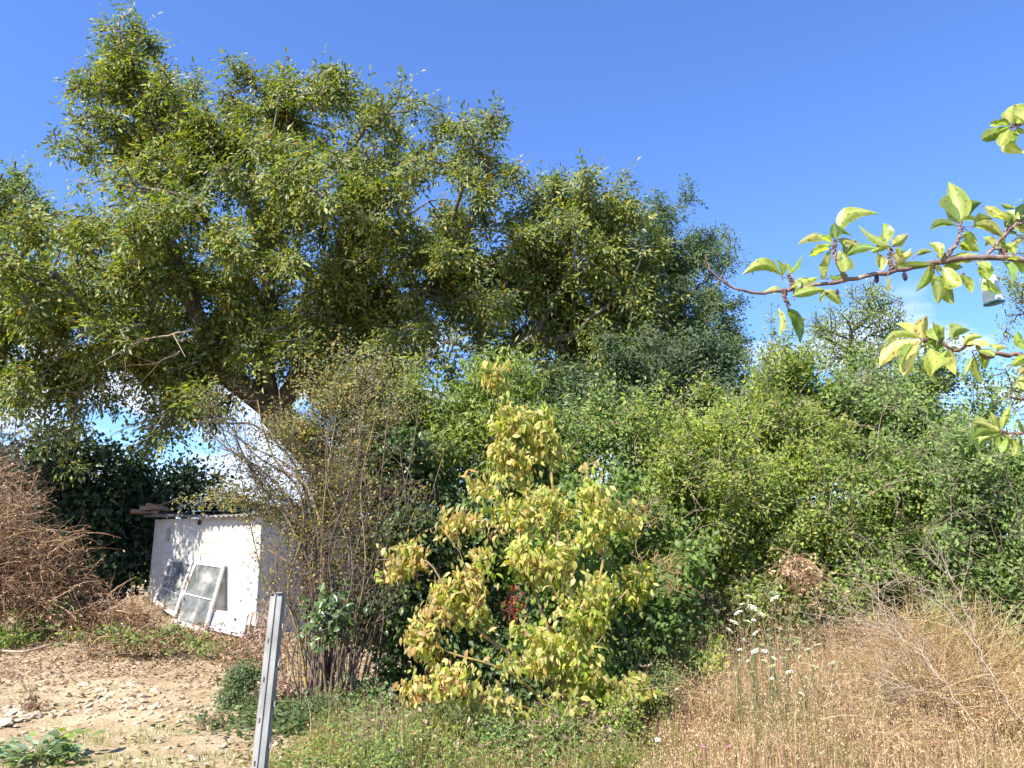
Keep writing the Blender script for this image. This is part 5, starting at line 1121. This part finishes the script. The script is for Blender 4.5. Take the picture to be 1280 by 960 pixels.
# ------------------------------------------------------------------ fruit tree branches reaching in from the right
def fruit_tree():
    reseed('fruit tree')
    root = thing('fruit_tree', 'fruit tree outside the right edge, its leafy branches reaching into the sky', 'tree')
    tx = np.array([2.35, 1.75, -.05]); tx[2] = float(gz(tx[0], tx[1])) - .05
    it = [(smooth_path(np.array([tx, tx + [.03, 0, .8], tx + [-.05, .02, 1.6], tx + [-.02, 0, 2.6]]), 14), np.linspace(.07, .04, 14))]
    link('trunk', tubes_mesh('trunk', it, 12), M_FRUITBARK, root)
    Y1, Y2 = 1.45, 1.35
    def crop8(u, v): return 860 + u / 3.048, 100 + v / 3.048
    def crop9(u, v): return 860 + u / 3.048, 360 + v / 3.048
    def br(q, Yv, r0, r1, extra=None, name='branch', wob=.0015):
        pts = [P(*a, Yv) for a in q]
        if extra is not None: e0 = np.array(extra); q0 = pts[0]; pts = [e0 + (q0 - e0) * f for f in (0, .3, .55, .75, .88, .95)] + pts
        pts = smooth_path(np.array(pts), 60); pts[1:] += rng.normal(size=pts[1:].shape) * wob
        rr = np.linspace(r0, r1, len(pts)) * (1 + .16 * rng.random(len(pts))); link(name, tubes_mesh(name, [(pts, rr)], 9), M_FRUITBARK, root); return pts
    mainq = [crop8(*a) for a in [(1330, 676), (1280, 678), (1060, 680), (950, 694), (840, 718), (720, 738), (600, 764), (500, 780), (380, 802), (235, 808), (150, 775), (90, 730), (66, 665)]]
    br(mainq, Y1, .0085, .0014, tx + [-.03, .0, 1.75])
    br([crop8(*a) for a in [(1330, 480), (1280, 530), (1215, 580), (1150, 655), (1135, 685)]], Y1, .006, .003, tx + [-.03, 0, 2.1])
    for q in ([(600, 752), (580, 720), (560, 670), (560, 620)], [(780, 725), (770, 690), (772, 640)], [(968, 690), (1000, 650), (1028, 610), (1042, 545)], [(365, 800), (368, 830), (385, 860)], [(940, 694), (930, 715), (925, 740)], [(395, 795), (395, 765), (380, 740)], [(1205, 680), (1200, 650), (1160, 640)]):
        br([crop8(*a) for a in q], Y1, .0042, .0022, name='spur')
    br([crop9(*a) for a in [(1340, 285), (1280, 262), (1180, 250), (1140, 262), (1080, 215), (1040, 235), (1000, 228), (940, 186), (885, 208)]], Y2, .0055, .0022, tx + [0, 0, 1.5])
    br([crop9(*a) for a in [(1360, 545), (1280, 552), (1240, 556), (1195, 548)]], Y2, .0045, .002, tx + [0, 0, 1.35])
    br([crop8(*a) for a in [(1340, 190), (1290, 165), (1245, 172)]], Y2, .004, .002, tx + [0, 0, 2.5])
    # leaves: (base, tip, half width relative, arch)
    LV = []
    def add(crop, b, t, w, arch, Yv, face=0.0): LV.append((crop(*b), crop(*t), w * .9, arch, Yv, face))
    for b, t, w, ar in [((360, 748), (208, 742), .36, .22), ((385, 738), (436, 664), .5, .0), ((395, 792), (495, 752), .36, .1), ((400, 822), (522, 798), .3, -.05), ((300, 812), (345, 790), .4, .1), ((340, 866), (345, 978), .30, -.25), ((380, 868), (428, 1002), .34, .1), ((515, 802), (585, 860), .42, .1),
                        ((555, 612), (418, 628), .36, .30), ((560, 605), (556, 543), .8, .0), ((572, 603), (728, 510), .36, .28), ((570, 614), (632, 600), .3, .1), ((550, 628), (464, 674), .4, .2), ((545, 645), (508, 762), .42, -.1), ((578, 645), (596, 732), .44, .1), ((600, 672), (716, 642), .36, .28), ((535, 752), (602, 742), .4, .2),
                        ((772, 632), (650, 552), .34, -.15), ((757, 622), (744, 545), .52, .05), ((778, 628), (840, 586), .6, .15), ((770, 650), (708, 640), .4, .1), ((722, 660), (738, 728), .6, .0), ((760, 742), (758, 812), .42, .0), ((788, 694), (862, 662), .6, .1), ((795, 706), (936, 702), .26, .08), ((868, 668), (932, 652), .4, .2), ((800, 668), (850, 640), .5, .1),
                        ((920, 704), (868, 806), .36, -.1), ((920, 735), (950, 856), .40, -.15), ((962, 684), (915, 622), .45, .1), ((935, 700), (930, 770), .4, 0.), ((1034, 545), (992, 388), .50, -.05), ((1026, 556), (922, 582), .36, .30), ((1040, 542), (1120, 468), .70, .15), ((1062, 572), (1094, 640), .55, .25), ((1082, 558), (1204, 604), .36, .30), ((1042, 618), (1112, 654), .62, .1),
                        ((988, 692), (1108, 664), .50, .05), ((968, 712), (1040, 784), .62, .0), ((962, 745), (1012, 856), .46, .0), ((1035, 742), (1082, 812), .5, .1), ((1132, 692), (1140, 764), .8, .1), ((1202, 692), (1232, 786), .4, .15), ((1140, 760), (1196, 816), .34, .05), ((1162, 640), (1124, 600), .7, .1), ((1130, 480), (1212, 526), .5, .2), ((1250, 488), (1192, 474), .4, .1),
                        ((1212, 572), (1290, 536), .45, .2), ((1202, 622), (1246, 664), .7, .1), ((1210, 600), (1200, 660), .5, 0), ((1280, 600), (1225, 640), .5, .1), ((1250, 520), (1300, 470), .5, .2), ((1240, 560), (1290, 600), .6, .1), ((1150, 575), (1120, 560), .5, .1), ((1270, 560), (1205, 500), .4, .15), ((1225, 560), (1160, 520), .35, .2), ((1100, 690), (1150, 720), .5, .1), ((1260, 690), (1290, 740), .5, .1), ((1180, 670), (1235, 640), .5, .1)]:
        add(crop8, b, t, w, ar, Y1)
    for b, t, w, ar in [((900, 202), (728, 304), .34, .30), ((885, 190), (742, 216), .30, .22), ((895, 200), (912, 104), .62, .0), ((880, 212), (820, 336), .5, -.05), ((862, 215), (812, 300), .45, .1), ((925, 228), (925, 340), .62, .0), ((950, 200), (978, 146), .7, .1), ((960, 190), (935, 130), .4, .1), ((992, 236), (1020, 330), .74, .1), ((940, 200), (875, 165), .45, .1), ((1008, 192), (1076, 160), .62, .30),
                        ((1050, 214), (1172, 232), .4, .32), ((1100, 235), (1170, 260), .35, .1), ((1092, 262), (1122, 360), .34, -.05), ((1142, 252), (1130, 312), .5, .1), ((1182, 252), (1245, 258), .4, .1), ((1230, 300), (1290, 262), .4, .2), ((1290, 236), (1256, 165), .5, -.1), ((1262, 330), (1300, 290), .5, .1), ((1300, 400), (1265, 330), .4, .1), ((985, 240), (965, 300), .4, 0), ((905, 215), (950, 240), .6, .1),
                        ((1192, 552), (1056, 636), .32, .30), ((1190, 545), (1082, 516), .34, .1), ((1188, 540), (1152, 470), .3, -.1), ((1196, 540), (1228, 448), .3, -.1), ((1185, 560), (1168, 606), .8, 0), ((1180, 560), (1120, 645), .4, .05), ((1220, 572), (1190, 628), .6, 0), ((1232, 575), (1236, 640), .55, 0), ((1262, 572), (1275, 622), .7, 0), ((1208, 560), (1210, 610), .5, 0), ((1280, 548), (1258, 500), .5, 0), ((1175, 545), (1110, 600), .3, .1)]:
        add(crop9, b, t, w, ar, Y2)
    for b, t, w, ar in [((1228, 178), (1118, 228), .36, .12), ((1222, 186), (1188, 252), .4, 0), ((1238, 162), (1280, 88), .42, .35), ((1236, 170), (1262, 130), .5, .2), ((1245, 190), (1225, 240), .5, 0), ((1250, 190), (1290, 280), .5, .1), ((1262, 180), (1310, 200), .6, .1), ((1230, 172), (1170, 176), .3, .1), ((1290, 150), (1330, 100), .5, .2)]:
        add(crop8, b, t, w, ar, Y2)
    # further leaves on the part of the tree beyond the frame
    for _ in range(60):
        px = rng.uniform(1292, 1500); py = rng.uniform(110, 560); a = rng.uniform(0, 6.28); LV.append(((px, py), (px + 42 * math.cos(a), py + 42 * math.sin(a)), .42, .15, 1.5 + rng.normal() * .1, 0))
    for (b, t, w, arch, Yv, _) in list(LV):
        if rng.random() < .5 and b[0] < 1290:
            a_ = math.atan2(t[1] - b[1], t[0] - b[0]) + rng.choice([-1, 1]) * rng.uniform(.45, 1.1); l_ = math.hypot(t[0] - b[0], t[1] - b[1]) * rng.uniform(.45, .8)
            LV.append(((b[0] + rng.normal() * 1.2, b[1] + rng.normal() * 1.2), (b[0] + l_ * math.cos(a_), b[1] + l_ * math.sin(a_)), rng.uniform(.3, .45), .12, Yv + .01, 0))
    uu = [0, .06, .15, .27, .40, .53, .66, .78, .88, .95, 1]; ww = [.05, .26, .58, .84, .98, 1, .90, .70, .44, .20, .0]; vv = (-1, -.6, -.12, .12, .6, 1)
    cols = [(.36, .42, .095), (.27, .36, .075), (.44, .45, .13), (.17, .26, .06), (.52, .46, .16), (.31, .38, .10)]
    mats = [leaf_mat('fruit_leaf', .38, .42, .5, .35, spots=.75, fixed=c, veins=True) for c in cols]
    for (b, t, w, arch, Yv, _) in LV:
        yb_ = Yv + rng.normal() * .012; B = P(*b, yb_); Tp = P(*t, yb_ + rng.normal() * .02); ax = Tp - B; Ln = np.linalg.norm(ax); a = ax / Ln
        view = nrm((B + Tp) / 2 - CAM); s = nrm(np.cross(view, a)); nn = np.cross(a, s)
        tw = rng.uniform(-.9, .9); s, nn = s * math.cos(tw) + nn * math.sin(tw), nn * math.cos(tw) - s * math.sin(tw)
        upw = np.array([0, 0, 1.0]); upw = upw - a * np.dot(upw, a); upw = upw if np.linalg.norm(upw) > .25 else s; upw = nrm(upw)
        V, Fc = [], []; W_ = Ln * w * .5; fold = rng.uniform(.25, .75); ph = rng.uniform(0, 6); curl = rng.uniform(-.12, .30); roll = rng.normal() * .5; skew = rng.normal() * .10
        for i, u in enumerate(uu):
            c = B + ax * u + upw * Ln * arch * 3.2 * u * (1 - u) - nn * Ln * curl * (u * u - u) * 1.4 + s * Ln * skew * math.sin(u * 3.1)
            hw = max(W_ * ww[i], .0005) * (1 + .05 * (i % 2)); r_ = roll * u; s2 = s * math.cos(r_) + nn * math.sin(r_); n2_ = nn * math.cos(r_) - s * math.sin(r_)
            for j, v in enumerate(vv):
                V.append(c + s2 * hw * v + n2_ * (abs(v) * hw * fold) + n2_ * math.sin(u * 13 + v * 2 + ph) * hw * .16 * abs(v) - n2_ * hw * .10 * (abs(v) < .2))
        for i in range(len(uu) - 1):
            for j in range(5): k = i * 6 + j; Fc.append([k, k + 1, k + 7, k + 6])
        cv = np.array([[1.45, 1.35, 1.5] if abs(v) < .2 else ([1.25, 1.1, .9] if abs(v) > .9 else [.88 + .12 * (i % 2)] * 3) for i in range(len(uu)) for v in vv])
        link('leaf', mesh_np('leaf', np.array(V), [np.array(Fc)], cv, True), mats[int(rng.choice(6, p=[.27, .2, .17, .14, .08, .14]))], root)
        pet = B - a * rng.uniform(.006, .012) - upw * .004
        link('leaf_stalk', tubes_mesh('leaf_stalk', [(np.array([B + a * .002, pet]), [.0007, .0011])], 4), M_FRUITBARK, root)
    # withered brown scraps and tiny shrivelled fruit
    M_SCR = noise_mat('withered_brown', [(.3, (.10, .045, .03)), (.7, (.30, .14, .09))], 60, .8, bump=.5, dist=.002)
    for (u, v, sx, sy) in [(1000, 655, 12, 26), (1025, 610, 8, 16), (975, 685, 8, 10), (1050, 740, 10, 14), (1268, 610, 8, 18), (1240, 712, 16, 8)]:
        c = P(*crop8(u, v), Y1); k = Y1 / F / 3.048; me = rock_mesh('withered_leaf', int(u), 1); me.materials.clear()
        o = link('withered_leaf', me, M_SCR, root); o.location = c; o.scale = (sx * k * 1.6, .006, sy * k * 1.6); o.rotation_euler = (0, rng.normal() * .4, 0)
    M_BUD = noise_mat('shrivelled_fruit', [(.3, (.02, .015, .02)), (.7, (.06, .04, .05))], 80, .7, bump=.4, dist=.002)
    for (u, v, r) in [(228, 828, 5), (568, 808, 11), (718, 756, 15), (825, 748, 15), (1045, 570, 8)]:
        c = P(*crop8(u, v), Y1); me = rock_mesh('dried_fruit', int(v), 1.1); me.materials.clear(); o = link('dried_fruit', me, M_BUD, root); o.location = c; k = Y1 / F / 3.048 * r * 2; o.scale = (k * .8, k * .8, k * 1.4)
    settle(root, tuple(tx))
fruit_tree()
def pot():
    m_, n2, l2_, p2 = new_mat('printed_plastic_cup'); t = n2.new('ShaderNodeTexCoord'); ns = n2.new('ShaderNodeTexNoise'); ns.inputs['Scale'].default_value = 45; l2_.new(t.outputs['Object'], ns.inputs['Vector'])
    c = ramp(n2, l2_, ns.outputs[0], [(.42, (.78, .80, .78)), (.5, (.42, .68, .70)), (.56, (.72, .76, .74)), (.7, (.80, .82, .80))]); l2_.new(c, p2.inputs['Base Color']); p2.inputs['Roughness'].default_value = .4
    m3_, n3, _, p3 = new_mat('blue_plastic_rim'); p3.inputs['Base Color'].default_value = (.05, .20, .26, 1); p3.inputs['Roughness'].default_value = .4
    Y = 1.5; a = P(1234, 346, Y); b = P(1243, 380, Y); ax = b - a
    root = thing('hanging_cup', 'small white and turquoise plastic cup hanging upside down under the fruit branch', 'cup'); root.location = tuple(a)
    ts = np.array([0, .02, .5, .94]); V, Q = tube_path(np.array([ax * t for t in ts]), [.012, .0145, .0165, .0185], 20)
    V2, Q2 = tube_path(np.array([ax * t for t in (.92, .02, 0)]), [.0172, .0130, .002], 20)
    link('cup_body', mesh_np('cup_body', np.vstack([V, V2]), [Q, Q2 + len(V)], None, True), m_, root)
    V, Q = tube_path(np.array([ax * t for t in (.93, .945, .99, 1.0, .97, .93)]), [.0185, .0196, .0196, .0178, .0172, .0172], 20); link('rim', mesh_np('rim', V, [Q], None, True), m3_, root)
    link('string', tubes_mesh('string', [(np.array([[0, 0, 0], P(1232, 330, Y) - a, P(1230, 321, 1.45) - a]), .0008)], 4), M_IRON, root)
pot()
